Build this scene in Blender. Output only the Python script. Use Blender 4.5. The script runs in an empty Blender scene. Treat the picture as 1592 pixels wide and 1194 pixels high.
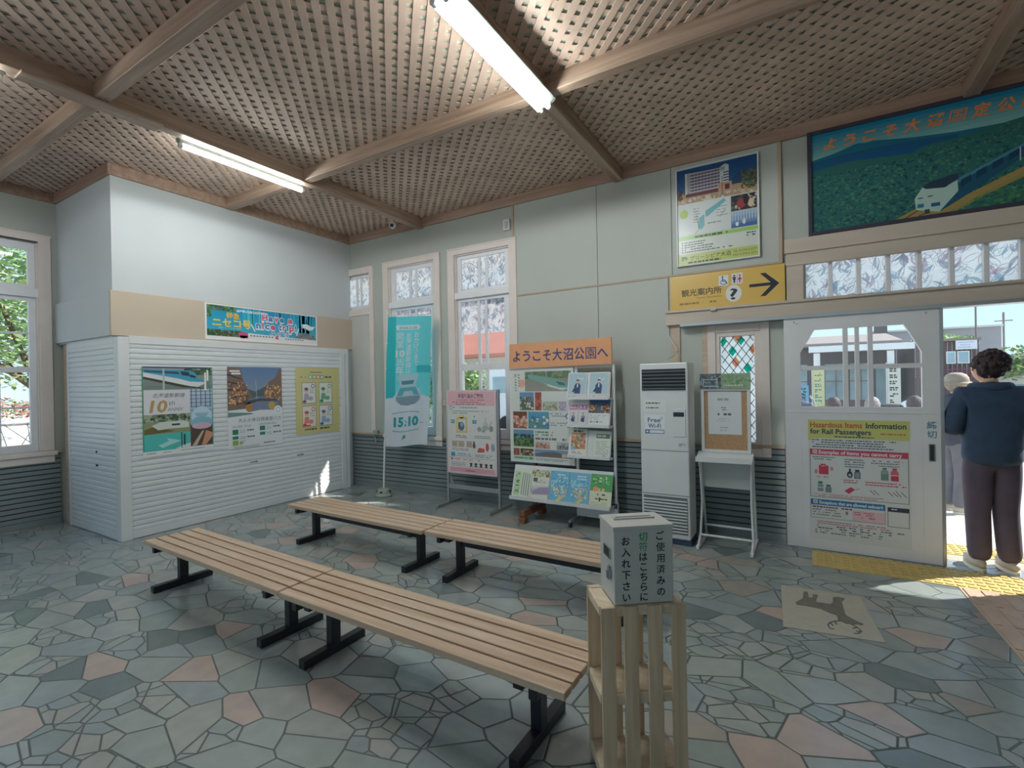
import bpy, math, random
from mathutils import Vector, Matrix, geometry, noise

random.seed(11)
sc = bpy.context.scene
C = sc.collection
PI = math.pi

# ------------------------------------------------------------------ camera
def cam_axes(yaw, pitch, roll):
    y, p, r = map(math.radians, (yaw, pitch, roll))
    f = Vector((-math.sin(y) * math.cos(p), math.cos(y) * math.cos(p), math.sin(p)))
    rt = Vector((math.cos(y), math.sin(y), 0))
    up = rt.cross(f)
    r2 = math.cos(r) * rt + math.sin(r) * up
    u2 = -math.sin(r) * rt + math.cos(r) * up
    return r2, u2, -f

cd = bpy.data.cameras.new('camera')
cd.sensor_width = 36.0
cd.lens = 755.08 / 1592.0 * 36.0
cd.clip_start = 0.05
cd.clip_end = 400
cam = bpy.data.objects.new('camera', cd)
C.objects.link(cam)
r2, u2, b2 = cam_axes(31.02028, -0.14891, -1.07604)
m = Matrix.Identity(4)
for i in range(3):
    m[i][0], m[i][1], m[i][2] = r2[i], u2[i], b2[i]
m.translation = Vector((5.789, -5.081, 1.5))
cam.matrix_world = m
sc.camera = cam

# ------------------------------------------------------------------ sky, sun, exposure
SKY_STRENGTH = 1.2
SUN_ENERGY = 9.0
TUBE_STRENGTH = 56.0
LAMP_WATTS = 9.0
EXPOSURE = 0.0
w = bpy.data.worlds.new('sky')
sc.world = w
w.use_nodes = True
wn = w.node_tree.nodes
wn.clear()
wo = wn.new('ShaderNodeOutputWorld')
bg = wn.new('ShaderNodeBackground')
tc = wn.new('ShaderNodeTexCoord')
sx = wn.new('ShaderNodeSeparateXYZ')
rp = wn.new('ShaderNodeValToRGB')
nz = wn.new('ShaderNodeTexNoise')
nz.inputs['Scale'].default_value = 2.2
nz.inputs['Detail'].default_value = 5
mxc = wn.new('ShaderNodeMixRGB')
mxc.inputs['Color2'].default_value = (0.95, 0.98, 1.0, 1)
cr2 = wn.new('ShaderNodeValToRGB')
cr2.color_ramp.elements[0].position = 0.52
cr2.color_ramp.elements[1].position = 0.75
rp.color_ramp.elements[0].position = 0.0
rp.color_ramp.elements[0].color = (0.64, 0.88, 0.96, 1)
rp.color_ramp.elements[1].position = 0.7
rp.color_ramp.elements[1].color = (0.30, 0.58, 0.95, 1)
lk = w.node_tree.links.new
lk(tc.outputs['Generated'], sx.inputs[0])
lk(sx.outputs['Z'], rp.inputs[0])
lk(tc.outputs['Generated'], nz.inputs['Vector'])
lk(nz.outputs['Fac'], cr2.inputs[0])
lk(cr2.outputs['Color'], mxc.inputs['Fac'])
lk(rp.outputs['Color'], mxc.inputs['Color1'])
lk(mxc.outputs['Color'], bg.inputs['Color'])
bg.inputs['Strength'].default_value = SKY_STRENGTH
lk(bg.outputs[0], wo.inputs[0])

sl = bpy.data.lights.new('sun', 'SUN')
sl.energy = SUN_ENERGY
sl.angle = math.radians(0.6)
sl.color = (1.0, 0.95, 0.87)
so = bpy.data.objects.new('sun', sl)
C.objects.link(so)
so.rotation_euler = Vector((-0.85, -0.6, -0.85)).to_track_quat('-Z', 'Y').to_euler()
so.location = (20, 14, 20)

vs = sc.view_settings
vs.view_transform = 'Standard'
vs.look = 'None'
vs.gamma = 1.0
vs.use_curve_mapping = False
vs.exposure = EXPOSURE
sc.cycles.max_bounces = 10
sc.cycles.diffuse_bounces = 6
sc.cycles.transparent_max_bounces = 16
sc.cycles.caustics_reflective = False
sc.cycles.caustics_refractive = False

# ------------------------------------------------------------------ colours and materials
def S(r, g, b, k=1.0):
    def f(c):
        c /= 255.0
        return (c / 12.92 if c <= 0.04045 else ((c + 0.055) / 1.055) ** 2.4) * k
    return (f(r), f(g), f(b), 1.0)

def newmat(name):
    mt = bpy.data.materials.new(name)
    mt.use_nodes = True
    nt = mt.node_tree
    nt.nodes.clear()
    out = nt.nodes.new('ShaderNodeOutputMaterial')
    return mt, nt, out

def scaled(c, k):
    return (min(c[0] * k, 1), min(c[1] * k, 1), min(c[2] * k, 1), 1)

def pm(name, col, rough=0.5, metal=0.0, var=0.07, scale=6.0, stretch=(1, 1, 1), bump=0.0, spec=0.5):
    """plain surface with slight procedural unevenness"""
    mt, nt, out = newmat(name)
    N = nt.nodes.new
    p = N('ShaderNodeBsdfPrincipled')
    t = N('ShaderNodeTexCoord')
    mp = N('ShaderNodeMapping')
    mp.inputs['Scale'].default_value = stretch
    n = N('ShaderNodeTexNoise')
    n.inputs['Scale'].default_value = scale
    n.inputs['Detail'].default_value = 4
    r = N('ShaderNodeValToRGB')
    r.color_ramp.elements[0].position = 0.3
    r.color_ramp.elements[1].position = 0.7
    r.color_ramp.elements[0].color = scaled(col, 1 - var)
    r.color_ramp.elements[1].color = scaled(col, 1 + var)
    L = nt.links.new
    L(t.outputs['Object'], mp.inputs[0])
    L(mp.outputs[0], n.inputs['Vector'])
    L(n.outputs['Fac'], r.inputs[0])
    L(r.outputs['Color'], p.inputs['Base Color'])
    p.inputs['Roughness'].default_value = rough
    p.inputs['Metallic'].default_value = metal
    p.inputs['Specular IOR Level'].default_value = spec
    if bump:
        bn = N('ShaderNodeBump')
        bn.inputs['Strength'].default_value = bump
        bn.inputs['Distance'].default_value = 0.01
        L(n.outputs['Fac'], bn.inputs['Height'])
        L(bn.outputs[0], p.inputs['Normal'])
    L(p.outputs[0], out.inputs[0])
    return mt

def wood(name, c0, c1, axis=0, rough=0.45, scale=9.0):
    mt, nt, out = newmat(name)
    N = nt.nodes.new
    L = nt.links.new
    p = N('ShaderNodeBsdfPrincipled')
    t = N('ShaderNodeTexCoord')
    mp = N('ShaderNodeMapping')
    st = [6.0, 6.0, 6.0]
    st[axis] = 0.35
    mp.inputs['Scale'].default_value = st
    n = N('ShaderNodeTexNoise')
    n.inputs['Scale'].default_value = scale
    n.inputs['Detail'].default_value = 5
    n.inputs['Distortion'].default_value = 0.8
    r = N('ShaderNodeValToRGB')
    r.color_ramp.elements[0].position = 0.32
    r.color_ramp.elements[1].position = 0.68
    r.color_ramp.elements[0].color = c0
    r.color_ramp.elements[1].color = c1
    L(t.outputs['Object'], mp.inputs[0])
    L(mp.outputs[0], n.inputs['Vector'])
    L(n.outputs['Fac'], r.inputs[0])
    L(r.outputs['Color'], p.inputs['Base Color'])
    p.inputs['Roughness'].default_value = rough
    bn = N('ShaderNodeBump')
    bn.inputs['Strength'].default_value = 0.12
    bn.inputs['Distance'].default_value = 0.004
    L(n.outputs['Fac'], bn.inputs['Height'])
    L(bn.outputs[0], p.inputs['Normal'])
    L(p.outputs[0], out.inputs[0])
    return mt

def print_mat(name, rough=0.4, translucent=0.0):
    """ink on paper or cloth: colours come from the printed artwork itself"""
    mt, nt, out = newmat(name)
    N = nt.nodes.new
    L = nt.links.new
    a = N('ShaderNodeAttribute')
    a.attribute_name = 'Col'
    t = N('ShaderNodeTexCoord')
    n = N('ShaderNodeTexNoise')
    n.inputs['Scale'].default_value = 3.0
    r = N('ShaderNodeValToRGB')
    r.color_ramp.elements[0].color = (0.95, 0.95, 0.95, 1)
    r.color_ramp.elements[1].color = (1, 1, 1, 1)
    mx = N('ShaderNodeMixRGB')
    mx.blend_type = 'MULTIPLY'
    mx.inputs['Fac'].default_value = 1
    L(t.outputs['Object'], n.inputs['Vector'])
    L(n.outputs['Fac'], r.inputs[0])
    L(a.outputs['Color'], mx.inputs['Color1'])
    L(r.outputs['Color'], mx.inputs['Color2'])
    p = N('ShaderNodeBsdfPrincipled')
    p.inputs['Roughness'].default_value = rough
    L(mx.outputs['Color'], p.inputs['Base Color'])
    if translucent:
        tr = N('ShaderNodeBsdfTranslucent')
        L(mx.outputs['Color'], tr.inputs['Color'])
        ms = N('ShaderNodeMixShader')
        ms.inputs['Fac'].default_value = translucent
        L(p.outputs[0], ms.inputs[1])
        L(tr.outputs[0], ms.inputs[2])
        L(ms.outputs[0], out.inputs[0])
    else:
        L(p.outputs[0], out.inputs[0])
    return mt

def glass_mat(name, tint=(1, 1, 1, 1), clear=0.93):
    mt, nt, out = newmat(name)
    N = nt.nodes.new
    L = nt.links.new
    tr = N('ShaderNodeBsdfTransparent')
    tr.inputs['Color'].default_value = tint
    gl = N('ShaderNodeBsdfGlossy')
    gl.inputs['Roughness'].default_value = 0.03
    ms = N('ShaderNodeMixShader')
    ms.inputs['Fac'].default_value = 1 - clear
    t = N('ShaderNodeTexCoord')
    n = N('ShaderNodeTexNoise')
    n.inputs['Scale'].default_value = 1.5
    bn = N('ShaderNodeBump')
    bn.inputs['Strength'].default_value = 0.03
    L(t.outputs['Object'], n.inputs['Vector'])
    L(n.outputs['Fac'], bn.inputs['Height'])
    L(bn.outputs[0], gl.inputs['Normal'])
    L(tr.outputs[0], ms.inputs[1])
    L(gl.outputs[0], ms.inputs[2])
    L(ms.outputs[0], out.inputs[0])
    return mt

def film_mat(name, col, transp=0.25, var=0.12, scale=30):
    """frosted film stuck on a pane"""
    mt, nt, out = newmat(name)
    N = nt.nodes.new
    L = nt.links.new
    t = N('ShaderNodeTexCoord')
    n = N('ShaderNodeTexNoise')
    n.inputs['Scale'].default_value = scale
    r = N('ShaderNodeValToRGB')
    r.color_ramp.elements[0].color = scaled(col, 1 - var)
    r.color_ramp.elements[1].color = scaled(col, 1 + var)
    L(t.outputs['Object'], n.inputs['Vector'])
    L(n.outputs['Fac'], r.inputs[0])
    tl = N('ShaderNodeBsdfTranslucent')
    df = N('ShaderNodeBsdfDiffuse')
    tr = N('ShaderNodeBsdfTransparent')
    L(r.outputs['Color'], tl.inputs['Color'])
    L(r.outputs['Color'], df.inputs['Color'])
    L(r.outputs['Color'], tr.inputs['Color'])
    m1 = N('ShaderNodeMixShader')
    m1.inputs['Fac'].default_value = 0.08
    m2 = N('ShaderNodeMixShader')
    m2.inputs['Fac'].default_value = transp
    L(tl.outputs[0], m1.inputs[1])
    L(df.outputs[0], m1.inputs[2])
    L(m1.outputs[0], m2.inputs[1])
    L(tr.outputs[0], m2.inputs[2])
    L(m2.outputs[0], out.inputs[0])
    return mt

def emit_mat(name, col, strength):
    mt, nt, out = newmat(name)
    e = nt.nodes.new('ShaderNodeEmission')
    n = nt.nodes.new('ShaderNodeTexNoise')
    n.inputs['Scale'].default_value = 2
    r = nt.nodes.new('ShaderNodeValToRGB')
    r.color_ramp.elements[0].color = scaled(col, 0.98)
    r.color_ramp.elements[1].color = col
    nt.links.new(n.outputs['Fac'], r.inputs[0])
    nt.links.new(r.outputs['Color'], e.inputs['Color'])
    e.inputs['Strength'].default_value = strength
    nt.links.new(e.outputs[0], out.inputs[0])
    return mt

def floor_mat():
    """crazy paving: big stones, some of them broken into small infill pieces"""
    mt, nt, out = newmat('crazy_paving')
    N = nt.nodes.new
    L = nt.links.new
    def math_(op, a, b=None, c=None):
        n_ = N('ShaderNodeMath'); n_.operation = op
        for k, q in enumerate((a, b, c)):
            if q is None: continue
            if isinstance(q, (int, float)): n_.inputs[k].default_value = q
            else: L(q, n_.inputs[k])
        return n_.outputs[0]
    p = N('ShaderNodeBsdfPrincipled')
    t = N('ShaderNodeTexCoord')
    mp = N('ShaderNodeMapping')
    mp.inputs['Rotation'].default_value = (0, 0, 0.6)
    mp.inputs['Scale'].default_value = (4.0, 5.6, 0.0)
    L(t.outputs['Object'], mp.inputs[0])
    def vor(scale, feature):
        v = N('ShaderNodeTexVoronoi')
        v.voronoi_dimensions = '2D'
        v.feature = feature
        v.inputs['Scale'].default_value = scale
        L(mp.outputs[0], v.inputs['Vector'])
        return v
    v1, v2 = vor(1, 'F1'), vor(1, 'DISTANCE_TO_EDGE')
    w1, w2 = vor(1.75, 'F1'), vor(1.75, 'DISTANCE_TO_EDGE')
    sep, sep2 = N('ShaderNodeSeparateColor'), N('ShaderNodeSeparateColor')
    L(v1.outputs['Color'], sep.inputs[0]); L(w1.outputs['Color'], sep2.inputs[0])
    broken = math_('GREATER_THAN', sep.outputs[1], 0.70)
    fine = math_('MULTIPLY_ADD', math_('SUBTRACT', 1.0, broken), 5.0, math_('DIVIDE', w2.outputs['Distance'], 1.75))
    dist = math_('MINIMUM', v2.outputs['Distance'], fine)
    pick = math_('ADD', math_('MULTIPLY', sep.outputs[0], math_('SUBTRACT', 1.0, broken)), math_('MULTIPLY', math_('MULTIPLY', sep2.outputs[0], 0.84), broken))
    r = N('ShaderNodeValToRGB')
    r.color_ramp.interpolation = 'CONSTANT'
    els = [(0.0, S(146, 154, 150)), (0.20, S(136, 146, 144)), (0.38, S(152, 158, 154)), (0.55, S(142, 151, 152)),
           (0.70, S(156, 157, 152)), (0.85, S(174, 156, 147)), (0.92, S(108, 120, 119)), (0.98, S(154, 147, 138))]
    e = r.color_ramp.elements
    e[0].position, e[0].color = els[0]
    e[1].position, e[1].color = els[1]
    for pos, col in els[2:]:
        x = e.new(pos)
        x.color = col
    L(pick, r.inputs[0])
    n = N('ShaderNodeTexNoise')
    n.inputs['Scale'].default_value = 9
    n.inputs['Detail'].default_value = 6
    L(t.outputs['Object'], n.inputs['Vector'])
    rn = N('ShaderNodeValToRGB')
    rn.color_ramp.elements[0].position = 0.3
    rn.color_ramp.elements[1].position = 0.7
    rn.color_ramp.elements[0].color = (0.97, 1.00, 1.04, 1)
    rn.color_ramp.elements[1].color = (1.16, 1.16, 1.17, 1)
    L(n.outputs['Fac'], rn.inputs[0])
    mul = N('ShaderNodeMixRGB')
    mul.blend_type = 'MULTIPLY'
    mul.inputs['Fac'].default_value = 1
    L(r.outputs['Color'], mul.inputs['Color1'])
    L(rn.outputs['Color'], mul.inputs['Color2'])
    edge = N('ShaderNodeValToRGB')
    edge.color_ramp.elements[0].position = 0.014
    edge.color_ramp.elements[1].position = 0.027
    L(dist, edge.inputs[0])
    mix = N('ShaderNodeMixRGB')
    mix.inputs['Color1'].default_value = S(78, 85, 83)
    L(edge.outputs['Color'], mix.inputs['Fac'])
    L(mul.outputs['Color'], mix.inputs['Color2'])
    L(mix.outputs['Color'], p.inputs['Base Color'])
    rr = N('ShaderNodeMapRange')
    rr.inputs['To Min'].default_value = 0.5
    rr.inputs['To Max'].default_value = 0.22
    L(edge.outputs['Color'], rr.inputs['Value'])
    L(rr.outputs[0], p.inputs['Roughness'])
    p.inputs['Specular IOR Level'].default_value = 0.8
    hgt = math_('MULTIPLY_ADD', n.outputs['Fac'], 0.12, edge.outputs['Color'])
    bn = N('ShaderNodeBump')
    bn.inputs['Strength'].default_value = 0.4
    bn.inputs['Distance'].default_value = 0.006
    L(hgt, bn.inputs['Height'])
    L(bn.outputs[0], p.inputs['Normal'])
    L(p.outputs[0], out.inputs[0])
    return mt

def tile_mat(name, c1, c2, mortar, sc_=2.5, rot=0.0, rough=0.6):
    mt, nt, out = newmat(name)
    N = nt.nodes.new
    L = nt.links.new
    p = N('ShaderNodeBsdfPrincipled')
    t = N('ShaderNodeTexCoord')
    mp = N('ShaderNodeMapping')
    mp.inputs['Rotation'].default_value = (0, 0, rot)
    b = N('ShaderNodeTexBrick')
    b.offset = 0.0
    b.inputs['Scale'].default_value = sc_
    b.inputs['Color1'].default_value = c1
    b.inputs['Color2'].default_value = c2
    b.inputs['Mortar'].default_value = mortar
    b.inputs['Mortar Size'].default_value = 0.012
    b.inputs['Brick Width'].default_value = 1.0
    b.inputs['Row Height'].default_value = 1.0
    L(t.outputs['Object'], mp.inputs[0])
    L(mp.outputs[0], b.inputs['Vector'])
    L(b.outputs['Color'], p.inputs['Base Color'])
    p.inputs['Roughness'].default_value = rough
    L(p.outputs[0], out.inputs[0])
    return mt

M = {}
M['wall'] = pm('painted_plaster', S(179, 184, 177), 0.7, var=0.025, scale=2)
M['panel'] = pm('painted_board', S(182, 187, 180), 0.6, var=0.03, scale=1.5)
M['kiosk'] = pm('white_wall_paper', S(198, 203, 206), 0.7, var=0.015, scale=3)
M['fascia'] = pm('beige_laminate', S(196, 180, 162), 0.55, var=0.02, scale=3)
M['frame'] = pm('window_paint', S(224, 212, 206), 0.5, var=0.04, scale=5)
M['sash'] = pm('sash_paint', S(226, 226, 230), 0.45, var=0.03, scale=5)
M['tan'] = wood('tan_painted_wood', S(188, 168, 146), S(206, 188, 168), 0, 0.5, 4)
M['lintel'] = pm('lintel_paint', S(200, 186, 172), 0.5, var=0.06, scale=4, stretch=(0.3, 3, 3))
M['ceilwood'] = wood('ceiling_wood', S(160, 130, 112), S(184, 156, 138), 0, 0.55, 3)
M['lattice'] = pm('lattice_wood', S(204, 178, 162), 0.6, var=0.14, scale=3.5, stretch=(1, 1, 1))
M['beamx'] = wood('beam_wood', S(150, 124, 106), S(186, 162, 144), 0, 0.45, 3)
M['beamy'] = wood('cross_beam_wood', S(150, 124, 106), S(186, 162, 144), 1, 0.45, 3)
M['ceilboard'] = pm('ceiling_board', S(206, 214, 204), 0.8, var=0.08, scale=2)
M['wains'] = pm('grey_slat_paint', S(124, 135, 138), 0.4, var=0.06, scale=5, stretch=(0.4, 2, 6))
M['wainsdark'] = pm('slat_shadow_gap', S(34, 42, 46), 0.7)
M['cap'] = pm('rail_cap_paint', S(180, 160, 140), 0.5, var=0.05)
M['floor'] = floor_mat()
M['glass'] = glass_mat('window_glass')
M['film'] = film_mat('frosted_film', S(246, 250, 253), 0.18)
M['leaded'] = film_mat('rippled_pane', S(236, 244, 246), 0.12)
M['leafA'] = film_mat('leaf_print_grey', S(200, 208, 220), 0.55)
M['leafB'] = film_mat('leaf_print_mauve', S(222, 210, 220), 0.55)
M['leafC'] = film_mat('leaf_print_blue', S(200, 220, 232), 0.55)
M['lead'] = pm('lead_line', S(70, 90, 92), 0.5)
M['dgreen'] = film_mat('green_pane', S(20, 190, 160), 0.5)
M['dorange'] = film_mat('orange_pane', S(236, 150, 110), 0.5)
M['shutter'] = pm('white_steel_slats', S(216, 220, 224), 0.32, var=0.02, scale=2, metal=0.0)
M['steelwhite'] = pm('white_enamel', S(216, 219, 221), 0.4, var=0.02)
M['alu'] = pm('aluminium', S(176, 180, 182), 0.35, metal=0.7, var=0.04)
M['black'] = pm('black_paint_metal', S(30, 33, 42), 0.35, var=0.12)
M['dark'] = pm('dark_plastic', S(44, 48, 52), 0.5)
M['bench'] = wood('bench_pine', S(188, 157, 130), S(212, 187, 162), 0, 0.3, 4)
M['crate'] = wood('crate_cedar', S(194, 168, 138), S(222, 198, 168), 2, 0.55, 4)
M['crateh'] = wood('crate_board', S(204, 184, 158), S(224, 206, 182), 0, 0.6, 4)
M['brownwood'] = wood('brown_stand_wood', S(116, 74, 52), S(150, 100, 72), 1, 0.45, 4)
M['greybox'] = pm('grey_steel_box', S(198, 198, 194), 0.4, var=0.02)
M['chrome'] = pm('chrome', S(190, 192, 196), 0.18, metal=1.0, var=0.03)
M['print'] = print_mat('printed_paper', 0.45)
M['gloss'] = print_mat('printed_panel', 0.3)
M['cloth'] = print_mat('printed_cloth', 0.8, 0.28)
M['cork'] = pm('cork', S(186, 148, 112), 0.8, var=0.12, scale=60)
M['whiteplastic'] = pm('white_plastic', S(216, 218, 220), 0.4, var=0.02)
M['clearplastic'] = glass_mat('clear_acrylic', (0.96, 0.97, 0.97, 1), 0.9)
M['tube'] = emit_mat('lit_tube', (0.93, 1.0, 0.95, 1), TUBE_STRENGTH)
M['yellowtile'] = pm('yellow_tactile_tile', S(206, 182, 116), 0.5, var=0.10, scale=8)
M['pinktile'] = pm('pink_reflection_tactile_tile', S(196, 170, 150), 0.45, var=0.12, scale=6)  # pinkish floor reflection put into the tile's base colour
M['slab'] = pm('beige_stone_slab', S(176, 172, 158), 0.4, var=0.05, scale=20)
M['inlay'] = pm('dark_stone_inlay', S(112, 108, 98), 0.45, var=0.12, scale=25)
M['ground'] = pm('pale_asphalt', S(196, 192, 188), 0.9, var=0.08, scale=1.2)
M['pavers'] = tile_mat('plaza_pavers', S(196, 190, 186), S(208, 204, 200), S(150, 146, 144), 2.6)
M['skin'] = pm('skin', S(214, 168, 142), 0.5, var=0.04)
M['navy'] = pm('navy_jacket_cloth', S(56, 76, 102), 0.8, var=0.15, scale=14, bump=0.25)
M['plumtrousers'] = pm('dark_plum_trousers', S(92, 82, 98), 0.85, var=0.12, scale=10)
M['greytrousers'] = pm('grey_trousers', S(112, 114, 124), 0.85, var=0.1, scale=10)
M['darkhair'] = pm('dark_curly_hair', S(60, 46, 50), 0.7, var=0.3, scale=40, bump=0.6)
M['greyhair'] = pm('grey_hair', S(150, 142, 138), 0.7, var=0.2, scale=40)
M['capcloth'] = pm('beige_hat_cloth', S(170, 160, 150), 0.8, var=0.1)
M['mask'] = pm('white_mask', S(236, 236, 236), 0.8)
M['shoe'] = pm('grey_beige_shoe', S(184, 178, 164), 0.6, var=0.1)
M['sole'] = pm('white_sole', S(222, 218, 210), 0.6)
M['slatejacket'] = pm('slate_jacket', S(70, 76, 92), 0.8, var=0.12)
M['bluebag'] = pm('pale_blue_bag', S(150, 190, 205), 0.7, var=0.08)
M['redpack'] = pm('maroon_cloth', S(130, 84, 88), 0.8, var=0.1)
M['bark'] = pm('bark', S(96, 78, 62), 0.9, var=0.25, scale=12, bump=0.4)
M['leaf1'] = pm('leaf_green', S(142, 176, 112), 0.6, var=0.3, scale=1.5)
M['leaf2'] = pm('leaf_dark_green', S(112, 148, 106), 0.6, var=0.3, scale=1.5)
M['leaf3'] = pm('leaf_yellow_green', S(184, 200, 130), 0.6, var=0.3, scale=1.5)
M['redleaf'] = pm('red_foliage', S(190, 92, 84), 0.6, var=0.25, scale=2)
M['bldark'] = pm('dark_cladding', S(104, 92, 92), 0.7, var=0.12, scale=3, stretch=(6, 1, 0.3))
M['blgrey'] = pm('grey_render', S(176, 172, 176), 0.8, var=0.05, scale=1)
M['blwhite'] = pm('white_fascia_board', S(226, 230, 228), 0.6, var=0.04)
M['blroof'] = pm('brown_roof', S(142, 130, 124), 0.7, var=0.1)
M['redroof'] = pm('brick_red_roof', S(206, 130, 108), 0.7, var=0.07, scale=1)
M['blglass'] = pm('shop_glass', S(150, 176, 184), 0.15, var=0.2, scale=1.5)
M['vanwhite'] = pm('white_car_paint', S(226, 230, 234), 0.25, var=0.02)
M['rubber'] = pm('rubber', S(36, 36, 38), 0.8)
M['reflector'] = pm('grey_lamp_reflector', S(138, 144, 140), .5, var=.02)
M['greenlid'] = pm('grey_green_plastic', S(150, 160, 150), 0.5)

# ------------------------------------------------------------------ mesh builder
class MB:
    def __init__(s, xf=None):
        s.v, s.f, s.mi, s.sm = [], [], [], []
        s.xf = xf
        s.cur = 0

    def add(s, vs_, fs, smooth=False):
        b = len(s.v)
        s.v += [tuple(p) for p in vs_]
        for f in fs:
            s.f.append([b + i for i in f])
            s.mi.append(s.cur)
            s.sm.append(smooth)
        return s

    def box(s, x0, y0, z0, x1, y1, z1):
        if x0 > x1: x0, x1 = x1, x0
        if y0 > y1: y0, y1 = y1, y0
        if z0 > z1: z0, z1 = z1, z0
        return s.add([(x0, y0, z0), (x1, y0, z0), (x1, y1, z0), (x0, y1, z0), (x0, y0, z1), (x1, y0, z1), (x1, y1, z1), (x0, y1, z1)],
                     [(3, 2, 1, 0), (4, 5, 6, 7), (0, 1, 5, 4), (1, 2, 6, 5), (2, 3, 7, 6), (3, 0, 4, 7)])

    def bar(s, p0, p1, wd, ht, up=(0, 0, 1)):
        p0, p1 = Vector(p0), Vector(p1)
        d = (p1 - p0).normalized()
        up = Vector(up)
        sd = d.cross(up).normalized()
        uu = sd.cross(d).normalized()
        vs_ = []
        for p in (p0, p1):
            for a, b in ((-1, -1), (1, -1), (1, 1), (-1, 1)):
                vs_.append(p + sd * (a * wd / 2) + uu * (b * ht / 2))
        return s.add(vs_, [(3, 2, 1, 0), (4, 5, 6, 7), (0, 1, 5, 4), (1, 2, 6, 5), (2, 3, 7, 6), (3, 0, 4, 7)])

    def cyl(s, p0, p1, r0, r1=None, n=14, caps=True):
        r1 = r0 if r1 is None else r1
        p0, p1 = Vector(p0), Vector(p1)
        d = (p1 - p0).normalized()
        a = d.orthogonal().normalized()
        b = d.cross(a)
        vs_ = []
        for p, r in ((p0, r0), (p1, r1)):
            for i in range(n):
                t = 2 * PI * i / n
                vs_.append(p + a * (math.cos(t) * r) + b * (math.sin(t) * r))
        s.add(vs_, [(i, (i + 1) % n, n + (i + 1) % n, n + i) for i in range(n)], True)
        if caps:
            s.add(vs_, [tuple(reversed(range(n))), tuple(range(n, 2 * n))])
        return s

    def tube(s, pts, r, n=8):
        pts = [Vector(p) for p in pts]
        rings = []
        ref = None
        for i, p in enumerate(pts):
            d = (pts[min(i + 1, len(pts) - 1)] - pts[max(i - 1, 0)]).normalized()
            a = d.orthogonal().normalized() if ref is None else (ref - d * ref.dot(d)).normalized()
            ref = a
            b = d.cross(a)
            rr = r[i] if isinstance(r, (list, tuple)) else r
            rings.append([p + a * (math.cos(2 * PI * k / n) * rr) + b * (math.sin(2 * PI * k / n) * rr) for k in range(n)])
        vs_ = [q for rg in rings for q in rg]
        fs = []
        for i in range(len(pts) - 1):
            for k in range(n):
                fs.append((i * n + k, i * n + (k + 1) % n, (i + 1) * n + (k + 1) % n, (i + 1) * n + k))
        s.add(vs_, fs, True)
        s.add(vs_, [tuple(reversed(range(n))), tuple(range(len(vs_) - n, len(vs_)))])
        return s

    def lathe(s, c, prof, n=24):
        vs_, fs = [], []
        for r, z in prof:
            for i in range(n):
                t = 2 * PI * i / n
                vs_.append((c[0] + r * math.cos(t), c[1] + r * math.sin(t), c[2] + z))
        for j in range(len(prof) - 1):
            for i in range(n):
                fs.append((j * n + i, j * n + (i + 1) % n, (j + 1) * n + (i + 1) % n, (j + 1) * n + i))
        s.add(vs_, fs, True)
        s.add(vs_, [tuple(reversed(range(n))), tuple(range(len(vs_) - n, len(vs_)))])
        return s

    def prism(s, poly, o, u, v, d):
        """outline in (u, v) from o, extruded along d"""
        o, u, v, d = Vector(o), Vector(u), Vector(v), Vector(d)
        n = len(poly)
        a = [o + u * p[0] + v * p[1] for p in poly]
        b = [p + d for p in a]
        tri = geometry.tessellate_polygon([[Vector((p[0], p[1], 0)) for p in poly]])
        s.add(a + b, [tuple(t) for t in tri] + [tuple(n + i for i in reversed(t)) for t in tri] +
              [(i, (i + 1) % n, n + (i + 1) % n, n + i) for i in range(n)])
        return s

    def ball(s, c, r, nu=16, nv=10, rough=0.0, freq=3.0, seed=0):
        r = r if isinstance(r, (list, tuple)) else (r, r, r)
        vs_, fs = [], []
        for j in range(nv + 1):
            ph = PI * j / nv
            for i in range(nu):
                th = 2 * PI * i / nu
                d = Vector((math.sin(ph) * math.cos(th), math.sin(ph) * math.sin(th), math.cos(ph)))
                k = 1 + (rough * noise.noise(d * freq + Vector((seed, seed * 2, 0))) if rough else 0)
                vs_.append((c[0] + d.x * r[0] * k, c[1] + d.y * r[1] * k, c[2] + d.z * r[2] * k))
        for j in range(nv):
            for i in range(nu):
                fs.append((j * nu + i, (j + 1) * nu + i, (j + 1) * nu + (i + 1) % nu, j * nu + (i + 1) % nu))
        return s.add(vs_, fs, True)

    def build(s, name, mats, parent=None, loc=None, bevel=0.0):
        if not isinstance(mats, (list, tuple)):
            mats = [mats]
        vs_ = s.v
        if s.xf is not None:
            vs_ = [tuple(s.xf @ Vector(p)) for p in vs_]
        me = bpy.data.meshes.new(name)
        off = Vector(loc) if loc is not None else Vector((0, 0, 0))
        me.from_pydata([tuple(Vector(p) - off) for p in vs_], [], s.f)
        for mt in mats:
            me.materials.append(mt)
        me.polygons.foreach_set('material_index', s.mi)
        me.polygons.foreach_set('use_smooth', s.sm)
        me.update()
        return link(name, me, parent, off, bevel)

def link(name, me, parent=None, off=None, bevel=0.0):
    o = bpy.data.objects.new(name, me)
    C.objects.link(o)
    if off is not None:
        o.location = off
    if parent is not None:
        o.parent = parent
        if parent.get('base') is not None:
            b = parent['base']
            o.matrix_parent_inverse = Matrix.Translation((-b[0], -b[1], -b[2]))
    if bevel:
        md = o.modifiers.new('bevel', 'BEVEL')
        md.width = bevel
        md.segments = 2
        md.limit_method = 'ANGLE'
    return o

def tag(o, label, cat, group=None, kind=None):
    o['label'] = label
    o['category'] = cat
    if group: o['group'] = group
    if kind: o['kind'] = kind
    return o

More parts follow.
